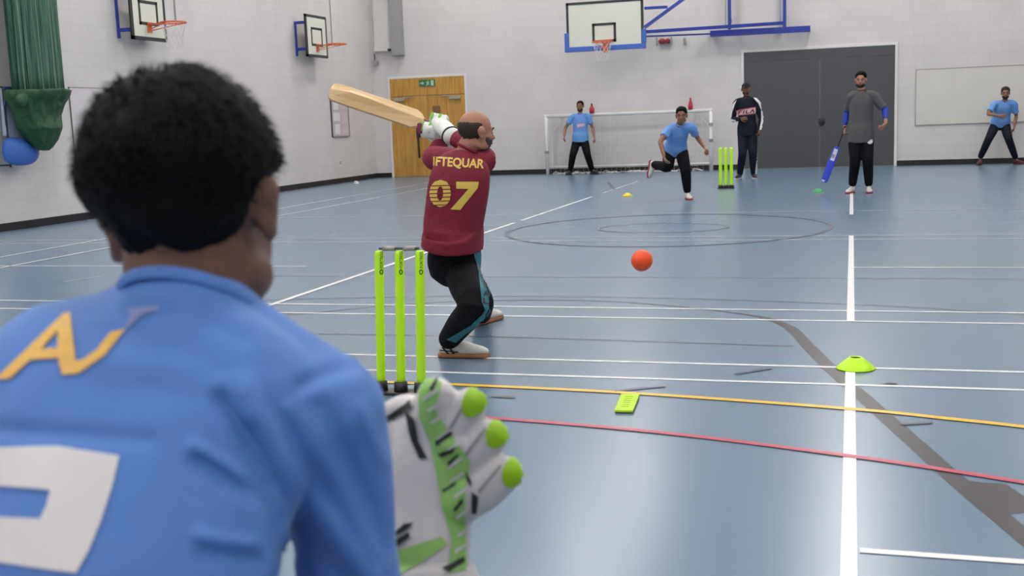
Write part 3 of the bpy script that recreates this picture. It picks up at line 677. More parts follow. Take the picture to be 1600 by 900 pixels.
for k_ in range(6):
    u = .2+.12*k_; p, q = a_.lerp(d_, u).lerp(b_.lerp(c_, u), .3), a_.lerp(d_, u).lerp(b_.lerp(c_, u), .7); bar(bm, p, q, .008, .002, V((0, 1, 0)))
obj('grip_rib', bm, mat('lime_rib', (.40, .62, .02), .6), t)
bm = bmesh.new(); c = Fl(556, 287); bmesh.ops.create_icosphere(bm, subdivisions=3, radius=.055, matrix=Matrix.Translation(c+V((0, 0, .03))))
for v in bm.verts: v.co += V((noise.noise(v.co*14), noise.noise(v.co*15+V((5, 0, 0))), noise.noise(v.co*13)))*.04; v.co.z = max(.004, c.z+(v.co.z-c.z)*.7)
single('crumpled_paper', bm, mat('scrap_white', (.75, .74, .74), .8), 'scrap of crumpled white paper on the floor by the left skirting', 'paper', c)

# ------------------------------------------------------------------ PEOPLE
def rotm(fwd, up):
    f_ = V(fwd).normalized(); u = V(up)-f_*V(up).dot(f_); u.normalize(); x = f_.cross(u); return Matrix((x, f_, u)).transposed()   # columns: side, forward, up
def jl(parent, px, py, L, s, yref=None):
    """joint seen at pixel, at bone length L from parent; s=+1 deeper, -1 nearer"""
    d = ray(px, py).normalized(); o_ = CP-parent; b = d.dot(o_); c = o_.dot(o_)-L*L; D = b*b-c
    if D <= 0: return CP+d*(-b)
    return CP+d*(-b+s*math.sqrt(D))
def add_head(bm, C, Rm, s=1.0, ears=True):
    T = lambda p: C+Rm @ (V(p)*s)
    def E(c, r, rot=None): ell(bm, T(c), [k*s for k in r], Rm if rot is None else Rm @ rot, 18)
    E((0, -.012, .030), (.077, .097, .088)); E((0, .028, -.020), (.064, .066, .086)); E((0, .044, -.078), (.040, .040, .032))
    for q in (-1, 1):
        E((q*.038, .058, -.022), (.023, .022, .028)); E((q*.046, .020, -.065), (.022, .040, .028))
        if ears:
            E((q*.079, -.008, -.006), (.008, .020, .032), Matrix.Rotation(q*-.35, 3, 'Z')); E((q*.086, -.016, .008), (.007, .017, .018), Matrix.Rotation(q*-.5, 3, 'Z')); E((q*.080, -.004, -.032), (.008, .010, .011))
        E((q*.013, .098, -.026), (.008, .011, .007))
    tube(bm, [T((0, .086, .016)), T((0, .100, -.004)), T((0, .112, -.022))], [.008*s, .010*s, .013*s], Rm.col[0], 10)
    tube(bm, [T((-.048, .070, .020)), T((-.02, .087, .026)), T((.02, .087, .026)), T((.048, .070, .020))], [.009*s]*4, Rm.col[2], 8)
    E((0, .088, -.050), (.026, .011, .008)); E((0, .086, -.060), (.021, .010, .007))
def face_bits(C, Rm, root, s=1.0, mouth=True, brows=True):
    T = lambda p: C+Rm @ (V(p)*s)
    for q in (-1, 1):
        bm = bmesh.new(); ell(bm, T((q*.031, .079, .003)), (.0120*s, .0075*s, .0045*s), Rm, 12); e = obj('eye', bm, m_eye, root, True)
        bm = bmesh.new(); ell(bm, T((q*.031, .0868, .003)), (.0058*s, .0028*s, .0052*s), Rm, 10); obj('iris', bm, m_iris, e, True)
        if brows:
            bm = bmesh.new(); tube(bm, [T((q*.012, .091, .024)), T((q*.032, .089, .030)), T((q*.052, .074, .024))], [.004*s, .0055*s, .003*s], Rm.col[2], 8); obj('eyebrow', bm, m_hair, root, True)
    if mouth:
        bm = bmesh.new(); tube(bm, [T((-.024, .092, -.054)), T((0, .100, -.052)), T((.024, .092, -.054))], [(.003*s, .004*s), (.006*s, .007*s), (.003*s, .004*s)], Rm.col[0], 8); obj('lips', bm, m_lip, root, True)
def shell(name, C, Rm, root, m, rf, s=1.0, n=44, amp=.006, seed=0, freq=22):
    """closed shell around the skull: rf(az, el) -> radius scale>0 outward thickness or negative to sink inside"""
    bm = bmesh.new(); rows = []
    for j in range(1, n//2):
        el_ = -PI/2+PI*j/(n//2); row = []
        for i in range(n):
            az = 2*PI*i/n; d = V((math.cos(el_)*math.sin(az), math.cos(el_)*math.cos(az), math.sin(el_)))
            base = V((d.x*.077, d.y*.097-.012, d.z*.088+.030)) if name != 'beard' else V((d.x*.070, d.y*.078+.016, d.z*.100-.014))
            th = rf(az if az < PI else az-2*PI, el_)
            nz = noise.noise(d*freq/4+V((seed, 0, 0)))*amp+noise.noise(d*freq+V((seed, 3, 0)))*amp*.5 if th > 0 else 0
            row.append(bm.verts.new(C+Rm @ ((base+d*(th+nz))*s)))
        rows.append(row)
    for a_, b_ in zip(rows, rows[1:]): bridge(bm, a_, b_)
    bm.faces.new(list(reversed(rows[0]))); bm.faces.new(rows[-1])
    return obj(name, bm, m, root, True)
def sm(x, a, b):
    t_ = max(0, min(1, (x-a)/(b-a))); return t_*t_*(3-2*t_)
def hair_rf(top=.018, side=.008, front=.62, back=-.55, fade=.12):
    """hairline elevation as function of azimuth: 0=face, pi=back"""
    def rf(az, el_):
        a = abs(az)/PI
        line = front+(-.02-front)*sm(a, .16, .34) if a < .42 else -.02+(back+.02)*sm(a, .50, .72)
        k_ = sm(el_, line-.04, line+fade); th = side+(top-side)*sm(el_, .1, .9)
        return -.012+(th+.012)*k_
    return rf
def beard_rf(th=.009, up=-.30):
    def rf(az, el_):
        a = abs(az)/PI; line = up if a > .12 else -.42
        if a < .05: line = -.5
        k_ = sm(-el_, -line-.02, -line+.1)*(1-sm(a, .40, .52)); return -.02+(th+.02)*k_
    return rf
def add_hand(bm, W, d, nrm, s=1.0, curl=.5, thumb=1):
    """W wrist, d finger direction, nrm back-of-hand normal, thumb side sign"""
    d = V(d).normalized(); nrm = V(nrm)-d*V(nrm).dot(d); nrm.normalize(); sd = d.cross(nrm)*thumb
    P = lambda a, b, c: W+(d*a+sd*b+nrm*c)*s
    tube(bm, [P(-.02, 0, 0), P(.02, 0, 0), P(.055, .002, 0), P(.09, 0, .0)], [(.024*s, .018*s), (.031*s, .017*s), (.041*s, .016*s), (.040*s, .013*s)], sd, 14)
    for k_, (o_, L) in enumerate(((.031, .072), (.010, .080), (-.011, .075), (-.031, .060))):
        p = P(.085, o_, 0); a = .15+.12*curl; dd = d; pts = [p]; sp = (o_*.9)
        for q in range(3):
            a += curl*.62; seg = L*(.42, .32, .26)[q]; vv = (d*math.cos(a)-nrm*math.sin(a)+sd*sp*2).normalized(); p = p+vv*seg*s; pts.append(p)
        tube(bm, pts, [.0098*s, .0092*s, .0086*s, .0074*s], sd, 8, 3)
    t0 = P(.022, .028, -.004); tube(bm, [t0, t0+(d*.028+sd*.026-nrm*.012)*s, t0+(d*.060+sd*.034-nrm*.026)*s, t0+(d*.080+sd*.030-nrm*.034)*s], [.014*s, .0125*s, .011*s, .009*s], nrm, 8, 3)
def add_shoe(root, heel, fwd, up, m_up, m_sole, L=.285, nm='shoe', vox=.008, laces=True):
    Rm = rotm(fwd, up); T = lambda p: heel+Rm @ V(p); k_ = L/.285
    bm = bmesh.new()
    tube(bm, [T((0, .022, .050)), T((0, .07, .052)), T((0, .13, .050)), T((0, .19, .040)), T((0, .235, .034)), T((0, .262*k_, .030))], [(.032, .040), (.036, .042), (.038, .042), (.046, .031), (.043, .025), (.028, .018)], Rm.col[0], 16)
    tube(bm, [T((0, .045, .07)), T((0, .052, .115))], [(.038, .046), (.036, .043)], Rm.col[0], 16)
    o_ = fused(nm, bm, m_up, root, vox, 3)
    bm = bmesh.new(); out = []
    for (y_, w_) in ((-.012, .0), (-.005, .026), (.02, .037), (.08, .038), (.13, .038), (.19, .049), (.235, .047), (.268, .033), (.285, .0)): out.append((w_, y_))
    pts = [(w_, y_) for w_, y_ in out]+[(-w_, y_) for w_, y_ in reversed(out[1:-1])]
    A_ = [bm.verts.new(T((x_, y_, .001))) for x_, y_ in pts]; B_ = [bm.verts.new(T((x_*1.02, y_, .020))) for x_, y_ in pts]
    bm.faces.new(A_); bm.faces.new(B_)
    for i in range(len(pts)): bm.faces.new((A_[i], A_[(i+1) % len(pts)], B_[(i+1) % len(pts)], B_[i]))
    obj('sole', bm, m_sole, o_, bevel=.004)
    if laces:
        bm = bmesh.new()
        for i in range(4): yv = .105+.024*i; zz = .095-.011*i; tube(bm, [T((-.026, yv, zz-.012)), T((0, yv+.006, zz)), T((.026, yv, zz-.012))], .003, Rm.col[2], 6, 3)
        obj('laces', bm, m_print if m_up is not m_shoew else m_grey, o_, True)
    return o_

def make_person(label, P, ground, pants, shoes, top_mat, skin, head_fwd, head_up=(0, 0, 1), sleeve=.62, vox=.009, hair=None, beard=None, long_sleeve=False, face=(0, -1, 0),
                shoe_fwd=None, curl=(.5, .5), hs=1.0, hem=.04, hand_n=None, torso=1.0, extra=None, sole=None, hairmat=None, bag=1.12, hw=1.07, hd=.158, hand=(True, True), stub=False, handdir=(None, None), shoe_pos=None, shoe_up=None, pr=None):
    """P: joints  head neck chest waist pelvis, sh/el/wr/hip/kn/an each [image-left, image-right]"""
    root = thing('person', label, 'person', ground)
    side = (P['sh'][1]-P['sh'][0]).normalized(); sk = SK[skin]; Rm = rotm(head_fwd, head_up); up = (P['neck']-P['pelvis']).normalized()
    q = torso
    # body
    bm = bmesh.new(); add_head(bm, P['head'], Rm, hs)
    tube(bm, [P['neck']-up*.02, P['neck']+up*.035, P['head']-Rm.col[2]*.05-Rm.col[1]*.015], [.058, .052, .055], side, 14)
    tube(bm, [P['pelvis'], P['waist'], P['chest'], P['chest'].lerp(P['neck'], .6), P['neck']], [(.135*q, .095*q), (.125*q, .090*q), (.145*q, .10*q), (.12*q, .08*q), (.05, .05)], side, 18)
    for i in (0, 1):
        tube(bm, [P['chest'].lerp(P['neck'], .72), P['sh'][i], P['sh'][i].lerp(P['el'][i], .5), P['el'][i], P['el'][i].lerp(P['wr'][i], .35), P['wr'][i]], [.05, .050, .043, .036, .037, .025], V((0, .3, 1)), 12)
        d = handdir[i] if handdir[i] is not None else (P['wr'][i]-P['el'][i]); 
        if hand[i]:
            hn = hand_n[i] if hand_n else (V((-1 if i == 0 else 1, -.3, 0)))
            add_hand(bm, P['wr'][i], d, hn, 1.0, curl[i], 1 if i == 0 else -1)
        tube(bm, [P['pelvis'], P['hip'][i], P['hip'][i].lerp(P['kn'][i], .5), P['kn'][i], P['kn'][i].lerp(P['an'][i], .35), P['an'][i]], [.09, .080, .066, .050, .050, .034], V((0, 1, .2)), 12)
        ell(bm, P['an'][i]-V((0, 0, .03)), (.03, .035, .035))
    body = fused('body', bm, sk, root, min(vox, .0065), 3)
    # shirt
    bm = bmesh.new(); pv = P['pelvis']+(P['waist']-P['pelvis'])*hem
    tube(bm, [pv-up*.055, P['waist'].lerp(pv, .5), P['waist'], P['chest'], P['chest'].lerp(P['neck'], .62), P['neck']-up*.012], [(.186*q*hw, hd*q), (.182*q*hw, hd*q*.97), (.170*q, .126*q), (.172*q, .125*q), (.145*q, .095*q), (.070, .066)], side, 22, cap='flat')
    for i in (0, 1):
        A, B = P['sh'][i], P['el'][i]
        if long_sleeve:
            tube(bm, [P['chest'].lerp(P['neck'], .72), A, A.lerp(B, .5), B, B.lerp(P['wr'][i], .5), B.lerp(P['wr'][i], .96)], [.062, .068, .060, .054, .047, .036], V((0, .3, 1)), 14)
        else: tube(bm, [P['chest'].lerp(P['neck'], .72), A, A.lerp(B, sleeve*.6), A.lerp(B, sleeve)], [.062, .070, .066, .068], V((0, .3, 1)), 14, cap='flat')
    shirt = fused('shirt' if not long_sleeve else 'tracksuit_top', bm, top_mat, root, vox, 4)
    # collar
    bm = bmesh.new(); t_, a_, b_ = frame_of(P['head']-P['neck'], side); rgs = []
    cN = P['neck']+t_*.012
    torus(bm, cN, .062, .008, 24, 8, (a_, b_)); obj('collar', bm, top_mat, shirt, True)
    # trousers
    bm = bmesh.new(); tube(bm, [P['pelvis']+up*.07, P['pelvis'], P['pelvis']-up*.06], [(.146*q, .108*q), (.156*q, .120*q), (.15*q, .118*q)], side, 20)
    for i in (0, 1):
        H, Kn, A = P['hip'][i], P['kn'][i], P['an'][i]
        tube(bm, [P['pelvis'], H, H.lerp(Kn, .5), Kn, Kn.lerp(A, .5), A.lerp(Kn, .04)], [.09, .088*bag, .086*bag, .073*bag, .066*bag, .054*bag], V((0, 1, .2)), 14)
    tr = fused('trousers', bm, pants, root, vox, 4)
    sw = []
    for i in (0, 1):
        fw = V(shoe_fwd[i]) if shoe_fwd else V(face); u_ = V(shoe_up[i]) if shoe_up and shoe_up[i] is not None else V((0, 0, 1))
        fw = (fw-u_*fw.dot(u_)/u_.length_squared).normalized()
        a_ = P['an'][i]; heel = a_-fw*.05-u_.normalized()*.085
        if not (shoe_up and shoe_up[i] is not None): heel.z = .003
        sw.append(add_shoe(root, heel, fw, u_, shoes, sole or m_print))
    face_bits(P['head'], Rm, root, hs)
    if hair: shell('hair', P['head'], Rm, root, hairmat or m_hair, hair, hs, seed=len(bpy.data.objects))
    if beard: shell('beard', P['head'], Rm, root, m_hairb if not stub else m_stub, beard, hs, amp=.002, seed=3)
    return root, dict(body=body, shirt=shirt, trousers=tr, Rm=Rm, P=P, shoes=sw)

def joints(Yc, px, s_el=(1, 1), s_wr=(-1, -1), s_kn=(-1, -1), s_an=(1, 1), ua=.28, fa=.255, th=.43, sh_=.41, lean=0, anY=None, hipd=.0):
    J = {}; g = lambda k_, d=0: Y(px[k_][0], px[k_][1], Yc+d)
    J['pelvis'] = g('pelvis'); J['neck'] = g('neck', lean); J['waist'] = J['pelvis'].lerp(J['neck'], .33)+V((0, 0, 0)); J['chest'] = J['pelvis'].lerp(J['neck'], .70)
    J['head'] = g('head', lean*1.25); J['sh'] = [Y(*p, Yc+lean*.95) for p in px['sh']]
    J['el'] = [jl(J['sh'][i], *px['el'][i], ua, s_el[i]) for i in (0, 1)]; J['wr'] = [jl(J['el'][i], *px['wr'][i], fa, s_wr[i]) for i in (0, 1)]
    hs = V((.085, 0, -.02)); J['hip'] = [J['pelvis']-V((.085, 0, .03)), J['pelvis']+V((.085, 0, -.03))]
    J['an'] = [Y(*px['an'][i], Yc+(anY[i] if anY else 0)) for i in (0, 1)]
    if px.get('kn'): J['kn'] = [jl(J['hip'][i], *px['kn'][i], min(th, (J['hip'][i]-J['an'][i]).length*.5+.03), s_kn[i]) for i in (0, 1)]
    return J

# left fielder by the goal
px = dict(head=(906.5, 166.5), neck=(906.5, 178), pelvis=(907, 218), sh=[(894.5, 183), (919, 182)], el=[(883.5, 200), (926, 200)], wr=[(881.5, 213), (928.5, 214)], kn=[(895, 243), (918, 242)], an=[(891, 266.5), (925, 265.5)])
J = joints(25.7, px, lean=-.04)
r, o = make_person('man in sky blue shirt with arms at sides standing before the goal', J, (Fl(907, 271).x, 25.7, 0), m_trou, m_shoed, m_bshirt, 'mid', (0, -1, -.05), hair=hair_rf(.018, .008), beard=beard_rf(.012), sole=m_shoed,
                   shoe_fwd=[(-.2, -1, 0), (.9, -.6, 0)], face=(0, -1, 0))
tv = bvh_of(o['shirt']); lay(poly_bm([[(901, 194), (914, 193), (913, 197), (902, 199)]]), tv, 2, 'chest_print', m_pinkw, o['shirt'], .004)

# bowler
px = dict(head=(1065, 181), neck=(1062, 195), pelvis=(1055.5, 233), sh=[(1046, 202), (1080, 199)], el=[(1032, 221), (1090.5, 216)], wr=[(1037.5, 244), (1101, 230)], kn=[(1043, 261), (1071, 266)], an=[(1022, 258), (1074, 298)])
J = joints(17.3, px, s_el=(-1, 1), s_wr=(-1, -1), s_kn=(-1, -1), lean=-.28, anY=(.25, .05))
J['an'][0] = jl(J['kn'][0], 1022, 257, .40, 1)
r, o = make_person('young man in sky blue shirt lunging forward on one leg after bowling', J, (J['an'][1].x, J['an'][1].y, 0), m_trou, m_shoew, m_bshirt, 'mid', (.05, -1, -.12), hair=hair_rf(.024, .010, .55), hs=1.0, sole=m_redsole,
                   shoe_fwd=[(-.25, .15, -1), (.35, -1, 0)], shoe_up=[(1, -.55, -.2), None], head_up=(0, -.2, 1), curl=(.7, .7), hand_n=[V((-1, .2, .2)), V((.4, .3, 1))], torso=.9)
# umpire in tracksuit
px = dict(head=(1165.5, 139.5), neck=(1166, 152), pelvis=(1168, 206), sh=[(1151.5, 160), (1181.5, 159)], el=[(1145, 186), (1189, 185)], wr=[(1157, 186), (1187, 203)], kn=[(1160, 240), (1176.5, 241)], an=[(1156, 272), (1178, 272.5)])
J = joints(22.6, px, s_el=(-1, 1), s_wr=(-1, -1))
r, o = make_person('man in navy tracksuit with white sleeve stripes standing by the grey doors', J, (Fl(1167, 279).x, 22.6, 0), m_navy, m_shoed, m_navy, 'dark', (.02, -1, -.05), long_sleeve=True, hair=None, beard=beard_rf(.006), sole=m_print, hs=1.02,
                   shoe_fwd=[(-.25, -1, 0), (.2, -1, 0)], handdir=(V((1, -.2, .1)), None), curl=(.8, .9), hem=-.1)
Rm = o['Rm']; H = J['head']
hat = shell('hair', H, Rm, r, m_hair, hair_rf(.006, .004), 1.02)
bm = bmesh.new(); rows = []
for j in range(8):
    e_ = .42+(PI/2-.42)*j/7.6; rows.append([bm.verts.new(H+Rm @ V(((.090)*math.cos(e_)*math.sin(2*PI*i/28), (.112)*math.cos(e_)*math.cos(2*PI*i/28)-.012, .10*math.sin(e_)+.028))) for i in range(28)])
for a_, b_ in zip(rows, rows[1:]): bridge(bm, a_, b_)
bm.faces.new(rows[-1]); bm.faces.new(list(reversed(rows[0])))
cap_ = obj('cap', bm, m_navy, r, True)
bm = bmesh.new(); ell(bm, H+Rm @ V((0, .115, .066)), (.062, .055, .007), Rm); obj('peak', bm, m_hairb, cap_, True)
bm = bmesh.new(); ell(bm, H+Rm @ V((.089, .02, .03)), (.014, .03, .04), Rm); obj('earphone', bm, m_print, r, True)
tv = bvh_of(o['shirt'])
lay(poly_bm([[(1149.5, 172.5), (1181.5, 166.5), (1181, 178), (1151, 181)]]), tv, 2, 'chest_panel', mat('panel_red', (.5, .08, .12), .6), o['shirt'], .004)
lay(poly_bm([[(1150.5, 174), (1181, 168), (1180.5, 176.5), (1151.5, 180)]]), tv, 2, 'chest_band', m_pinkw, o['shirt'], .008)
def QF(u, v): return (1154+24*u+(1-v)*0+v*1.2, 179-u*3.2-v*5.6)
for ch in ([[(0, 0), (.055, 0), (.055, 1), (0, 1)], [(.055, .8), (.21, .8), (.21, 1), (.055, 1)], [(.055, .42), (.17, .42), (.17, .6), (.055, .6)]], [[(.29, 0), (.36, 0), (.36, 1), (.29, 1)]], [[(.45, 0), (.52, 0), (.52, 1), (.45, 1)], [(.52, 0), (.67, 0), (.67, .2), (.52, .2)]],
           [[(.70, 0), (.77, 0), (.89, 1), (.82, 1)], [(.82, 1), (.89, 1), (1.0, 0), (.93, 0)]]):
    lay(poly_bm([[QF(u, v) for u, v in q_] for q_ in ch]), tv, 1.5, 'letter', m_navy, o['shirt'], .013)
lay(poly_bm([[(1176, 151.5), (1181, 152), (1188, 160), (1192.5, 172), (1193.5, 188), (1191, 203), (1186.5, 203), (1189.5, 188), (1189, 172), (1185, 162)]]), tv, 2, 'sleeve_stripe', m_print, o['shirt'], .006)
lay(poly_bm([[(1151, 156), (1146, 162), (1142, 175), (1139, 184), (1140.5, 189), (1150, 190), (1150, 187.5), (1142.5, 186), (1144.5, 175), (1148, 164)]]), tv, 2, 'sleeve_stripe', m_print, o['shirt'], .006)
tv = bvh_of(o['trousers']); lay(poly_bm([[(1184, 225), (1186.5, 225), (1184, 272), (1179.5, 272), (1182, 250)]]), tv, 2, 'side_stripe', m_print, o['trousers'], .006)

# non-striker with blue bat
px = dict(head=(1345, 125.5), neck=(1346, 142), pelvis=(1345, 211), sh=[(1331, 150), (1364, 149)], el=[(1323, 175), (1383, 172)], wr=[(1319.5, 200), (1384, 193)], kn=[(1336, 252), (1356, 252)], an=[(1332, 288), (1357.5, 288)])
J = joints(18.15, px, s_el=(1, 1), s_wr=(-1, -1))
r, o = make_person('bearded man in grey top with blue sleeves standing on the white line', J, (Fl(1345, 301).x, 18.15, 0), m_trou, m_shoew, m_greytee, 'light', (-.1, -1, -.08), hair=hair_rf(.024, .008, .6), beard=beard_rf(.012), sole=m_redsole,
                   sleeve=.85, shoe_fwd=[(-.35, -1, 0), (.05, -1, 0)], curl=(1.5, .9), hem=-.28, torso=1.02, handdir=(None, V((-.5, -.6, -.6))))
for i in (0, 1):
    bm = bmesh.new(); A, B, C_ = J['sh'][i], J['el'][i], J['wr'][i]
    tube(bm, [A.lerp(B, .7), B, B.lerp(C_, .35), B.lerp(C_, [.75, .62][i])], [.052, .052, .048, .040], V((0, .3, 1)), 14); fused('blue_sleeve', bm, m_sleeve, r, .008, 3)
tv = bvh_of(o['trousers']); bm = bmesh.new(); bmesh.ops.create_circle(bm, cap_ends=True, radius=4.2, segments=16, matrix=Matrix.Translation((1359, 221, 0))); lay(bm, tv, 2, 'crest', m_print, o['trousers'], .005)
# blue bat
def bat(label, handle_top, shoulder, toe, facen, w, m_blade, m_grip, stick=None, m_edge=None):
    d = (toe-shoulder).normalized(); n_ = V(facen)-d*V(facen).dot(d); n_.normalize(); s_ = d.cross(n_)
    root = thing('cricket_bat', label, 'cricket bat', toe)
    bm = bmesh.new(); L = (toe-shoulder).length; rows = []
    # cross-section: flat face at -n side, spine ridge on +n side
    for u, ws, rg in ((0, .32, .018), (.04, .72, .020), (.10, 1, .024), (.35, 1, .034), (.6, 1, .045), (.8, 1, .044), (.93, .98, .026), (.98, .85, .020), (1.0, .6, .016)):
        c = shoulder+d*(L*u); hw_ = w/2*ws
        rows.append([bm.verts.new(c+s_*x_+n_*z_) for x_, z_ in ((-hw_, -.012), (-hw_*.5, -.016), (0, -.017), (hw_*.5, -.016), (hw_, -.012), (hw_, .004), (hw_*.5, .004+rg*.35), (0, rg), (-hw_*.5, .004+rg*.35), (-hw_, .004))])
    for a_, b_ in zip(rows, rows[1:]): bridge(bm, a_, b_)
    bm.faces.new(rows[0]); bm.faces.new(rows[-1]); bl_ = obj('blade', bm, m_blade, root, bevel=.003)
    bm = bmesh.new(); tube(bm, [handle_top, handle_top.lerp(shoulder, .5), shoulder+d*.03], [.0165, .016, .017], s_, 14); obj('handle', bm, m_grip, root, True)
    bm = bmesh.new()
    for k_ in range(14): c = handle_top.lerp(shoulder, .04+.06*k_); torus(bm, c, .0165, .0016, 16, 6, (s_, n_))
    obj('grip_ring', bm, m_grip, root, True)
    return root, bl_, (d, n_, s_)
hd = J['wr'][0]; top = Y(1317, 206, hd.y-.02); sh = Y(1308.5, 229, hd.y-.05); toe = Y(1287, 285, hd.y-.13)
br, bb, _ = bat('royal blue bat with white stickers held point-down by the grey-topped man', top+(top-sh)*.35, sh, toe, (-.1, 1, 0), .108, mat('blue_bat', srgb(46, 72, 205), .4, var=.08), m_dark)
tv = bvh_of(bb); lay(poly_bm([[(1304, 232), (1309.5, 234), (1303, 252), (1297, 250)]]), tv, 2, 'sticker', m_print, bb, .003)
lay(poly_bm([[(1301, 240), (1305, 242), (1303, 248), (1299, 246)]]), tv, 1.5, 'sticker_mark', m_grey, bb, .006)
lay(poly_bm([[(1283, 280), (1289.5, 281.5), (1287.5, 284), (1283, 282.5)]]), tv, 1.5, 'toe_sticker', m_print, bb, .003)

# right-hand fielder
px = dict(head=(1571, 146), neck=(1570, 158), pelvis=(1563, 192), sh=[(1554, 163), (1584, 162)], el=[(1544, 178), (1588, 181)], wr=[(1561, 181), (1585, 197)], kn=[(1545, 217), (1576, 217)], an=[(1532, 245), (1586.5, 246)])
J = joints(25.95, px, s_el=(-1, 1), s_wr=(-1, -1), lean=-.2)
r, o = make_person('bearded man in sky blue shirt crouching legs apart before the cream board', J, (Fl(1560, 256).x, 25.95, 0), m_navy, m_shoer, m_bshirt, 'mid', (-.05, -1, -.05), hair=hair_rf(.028, .014, .55), beard=beard_rf(.012), sole=m_shoer, hairmat=m_hairb,
                   shoe_fwd=[(-.3, -1, 0), (.8, -.8, 0)], curl=(.5, .6), handdir=(V((1, -.3, 0)), None), sleeve=.75)

# ---------------------------------------------------------------- batsman
YB_ = 5.85
J = dict(pelvis=Y(710, 404, 5.85), neck=Y(730, 236, 5.82), head=Y(744, 207, 5.84))
J['waist'] = Y(708, 350, 5.80); J['chest'] = Y(718, 285, 5.78)
J['sh'] = [Y(684, 248, 5.90), Y(757, 251, 5.88)]
J['el'] = [Y(676, 246, 6.12), Y(731, 228, 6.02)]
hw1 = Y(692, 219, 6.24); hw2 = Y(704, 211, 6.10)
J['wr'] = [hw1, hw2]
J['hip'] = [Y(720, 420, 5.86), Y(710, 414, 5.98)]
an0 = Y(700, 532, 5.74); an1 = Y(753, 492, 6.75)
J['kn'] = [Y(740, 478, 5.50), Y(750, 470, 6.33)]; J['an'] = [an0, an1]
r, o = make_person('balding batsman in maroon number 07 shirt swinging a bat, seen from behind', J, (J['pelvis'].x, 5.8, 0), m_trou, m_shoew, m_maroon, 'light', (.62, .70, -.10), vox=.008, sleeve=.9, beard=(lambda az, el_: -.02+(.027)*(1-sm(el_, -.25, .12))*sm(abs(az)/PI, .02, .12)*(1-sm(abs(az)/PI, .42, .50))), stub=True, sole=m_gum, torso=1.0, curl=(1.5, 1.5), hem=.62,
                   shoe_fwd=[(1, .12, 0), (.25, 1, 0)], hand=(False, False), hs=.98, bag=1.12, hw=.90, hd=.205,
                   hair=(lambda az, el_: -.012+(.0145)*(sm(el_, -1.35, -.9)*(1-sm(el_, .10, .50)))*sm(abs(az)/PI, .36, .52)), hairmat=m_hairb)
# forearms with long maroon sleeves reaching into the gloves
for i in (0, 1):
    bm = bmesh.new(); tube(bm, [J['sh'][i].lerp(J['el'][i], .6), J['el'][i], J['el'][i].lerp(J['wr'][i], .5), J['wr'][i]], [.056, .054, .050, .044], V((0, .3, 1)), 14); fused('sleeve', bm, m_maroon, r, .008, 3)
m_glovew = mat('glove_white', (.72, .74, .70), .55, var=.12, vscale=30, bump=.3); m_gloveg = mat('glove_green', srgb(120, 190, 60), .5, var=.1); m_gdk = mat('glove_black', (.02, .025, .02), .5)
hdir = (Y(664, 194, 6.22)-Y(695, 200, 6.22)).normalized(); batn = V((.15, -.86, .5)).normalized()
for i, (c, wr_) in enumerate(((Y(672, 205, 6.20), hw1), (Y(687, 192, 6.24), hw2))):
    bm = bmesh.new(); upv = V((0, 0, 1)); back = V((0, -1, .3)).normalized()
    wr_d = (c-wr_).normalized()
    # padded fingers curl round the handle
    for k_ in range(4):
        q = c+hdir*(.034-.024*k_); pts = []
        for a in range(6):
            an = -.9+a*.78; pts.append(q+V((0, -math.cos(an)*.034, math.sin(an)*.038)))
        tube(bm, pts, [.017, .018, .018, .017, .015, .013], hdir, 10, 3)
    tube(bm, [wr_, wr_.lerp(c, .5)+back*.015, c+back*.03], [(.05, .04), (.055, .042), (.045, .028)], hdir, 14)
    tube(bm, [wr_-wr_d*.03, wr_+wr_d*.02], [.054, .050], hdir, 14)
    tube(bm, [c-hdir*.03+V((0, -.01, -.02)), c+V((0, .02, -.045)), c+hdir*.03+V((0, .03, -.02))], [.018, .017, .014], upv, 10)
    g = fused('batting_glove', bm, m_glovew, r, .006, 2)
    bm = bmesh.new(); torus(bm, wr_-wr_d*.012, .050, .009, 24, 8, frame_of(wr_d, hdir)[1:]); obj('cuff_band', bm, m_gdk, g, True)
    bm = bmesh.new(); tube(bm, [c+hdir*.045+V((0, -.045, -.01)), c+hdir*.045+V((0, -.045, .03))], .016, hdir, 10); obj('wrist_tab', bm, mat('magenta_grip', (.22, .02, .10), .5), g, True) if i == 0 else bm.free()
    bm = bmesh.new()
    for k_ in (0, 2):
        q = c+hdir*(.034-.024*k_); tube(bm, [q+V((0, -.048, .0)), q+V((0, -.040, .030)), q+V((0, -.02, .048))], .009, hdir, 8, 3)
    obj('finger_pad', bm, m_gloveg, g, True)
tv = bvh_of(o['shirt'])
lay(text_quad('IFTEQUAR', [(677.5, 244.5), (757, 249.5), (755, 266), (677, 262)], .03), tv, 3, 'name_lettering', m_gold, o['shirt'], .003)
lay(text_quad('0', [(672, 281), (706, 281), (704, 325), (671, 322)], .045), tv, 3, 'number_print', m_gold, o['shirt'], .003)
lay(poly_bm([[(713, 284), (748, 284), (746, 294), (719, 328), (704, 327), (732, 295), (713, 295)]]), tv, 3, 'number_print', m_gold, o['shirt'], .003)
lay(poly_bm([[(672+0, 290+6*k_), (708, 288.5+6*k_), (708, 290+6*k_), (672, 291.5+6*k_)] for k_ in range(6)]), tv, 3, 'number_stripe', m_maroon, o['shirt'], .0045)
tv = bvh_of(o['trousers'])
stripe = [[(739, 394), (752, 392), (760, 410), (764, 430), (765, 455), (764, 470), (752, 472), (750, 450), (747, 425), (743, 408)], [(752, 472), (764, 470), (766, 486), (757, 500), (735, 516), (722, 526), (712, 535), (698, 530), (712, 522), (735, 508), (752, 492), (757, 484)]]
for q_ in stripe: lay(poly_bm([q_]), tv, 3, 'side_stripe', m_teal, o['trousers'], .004)
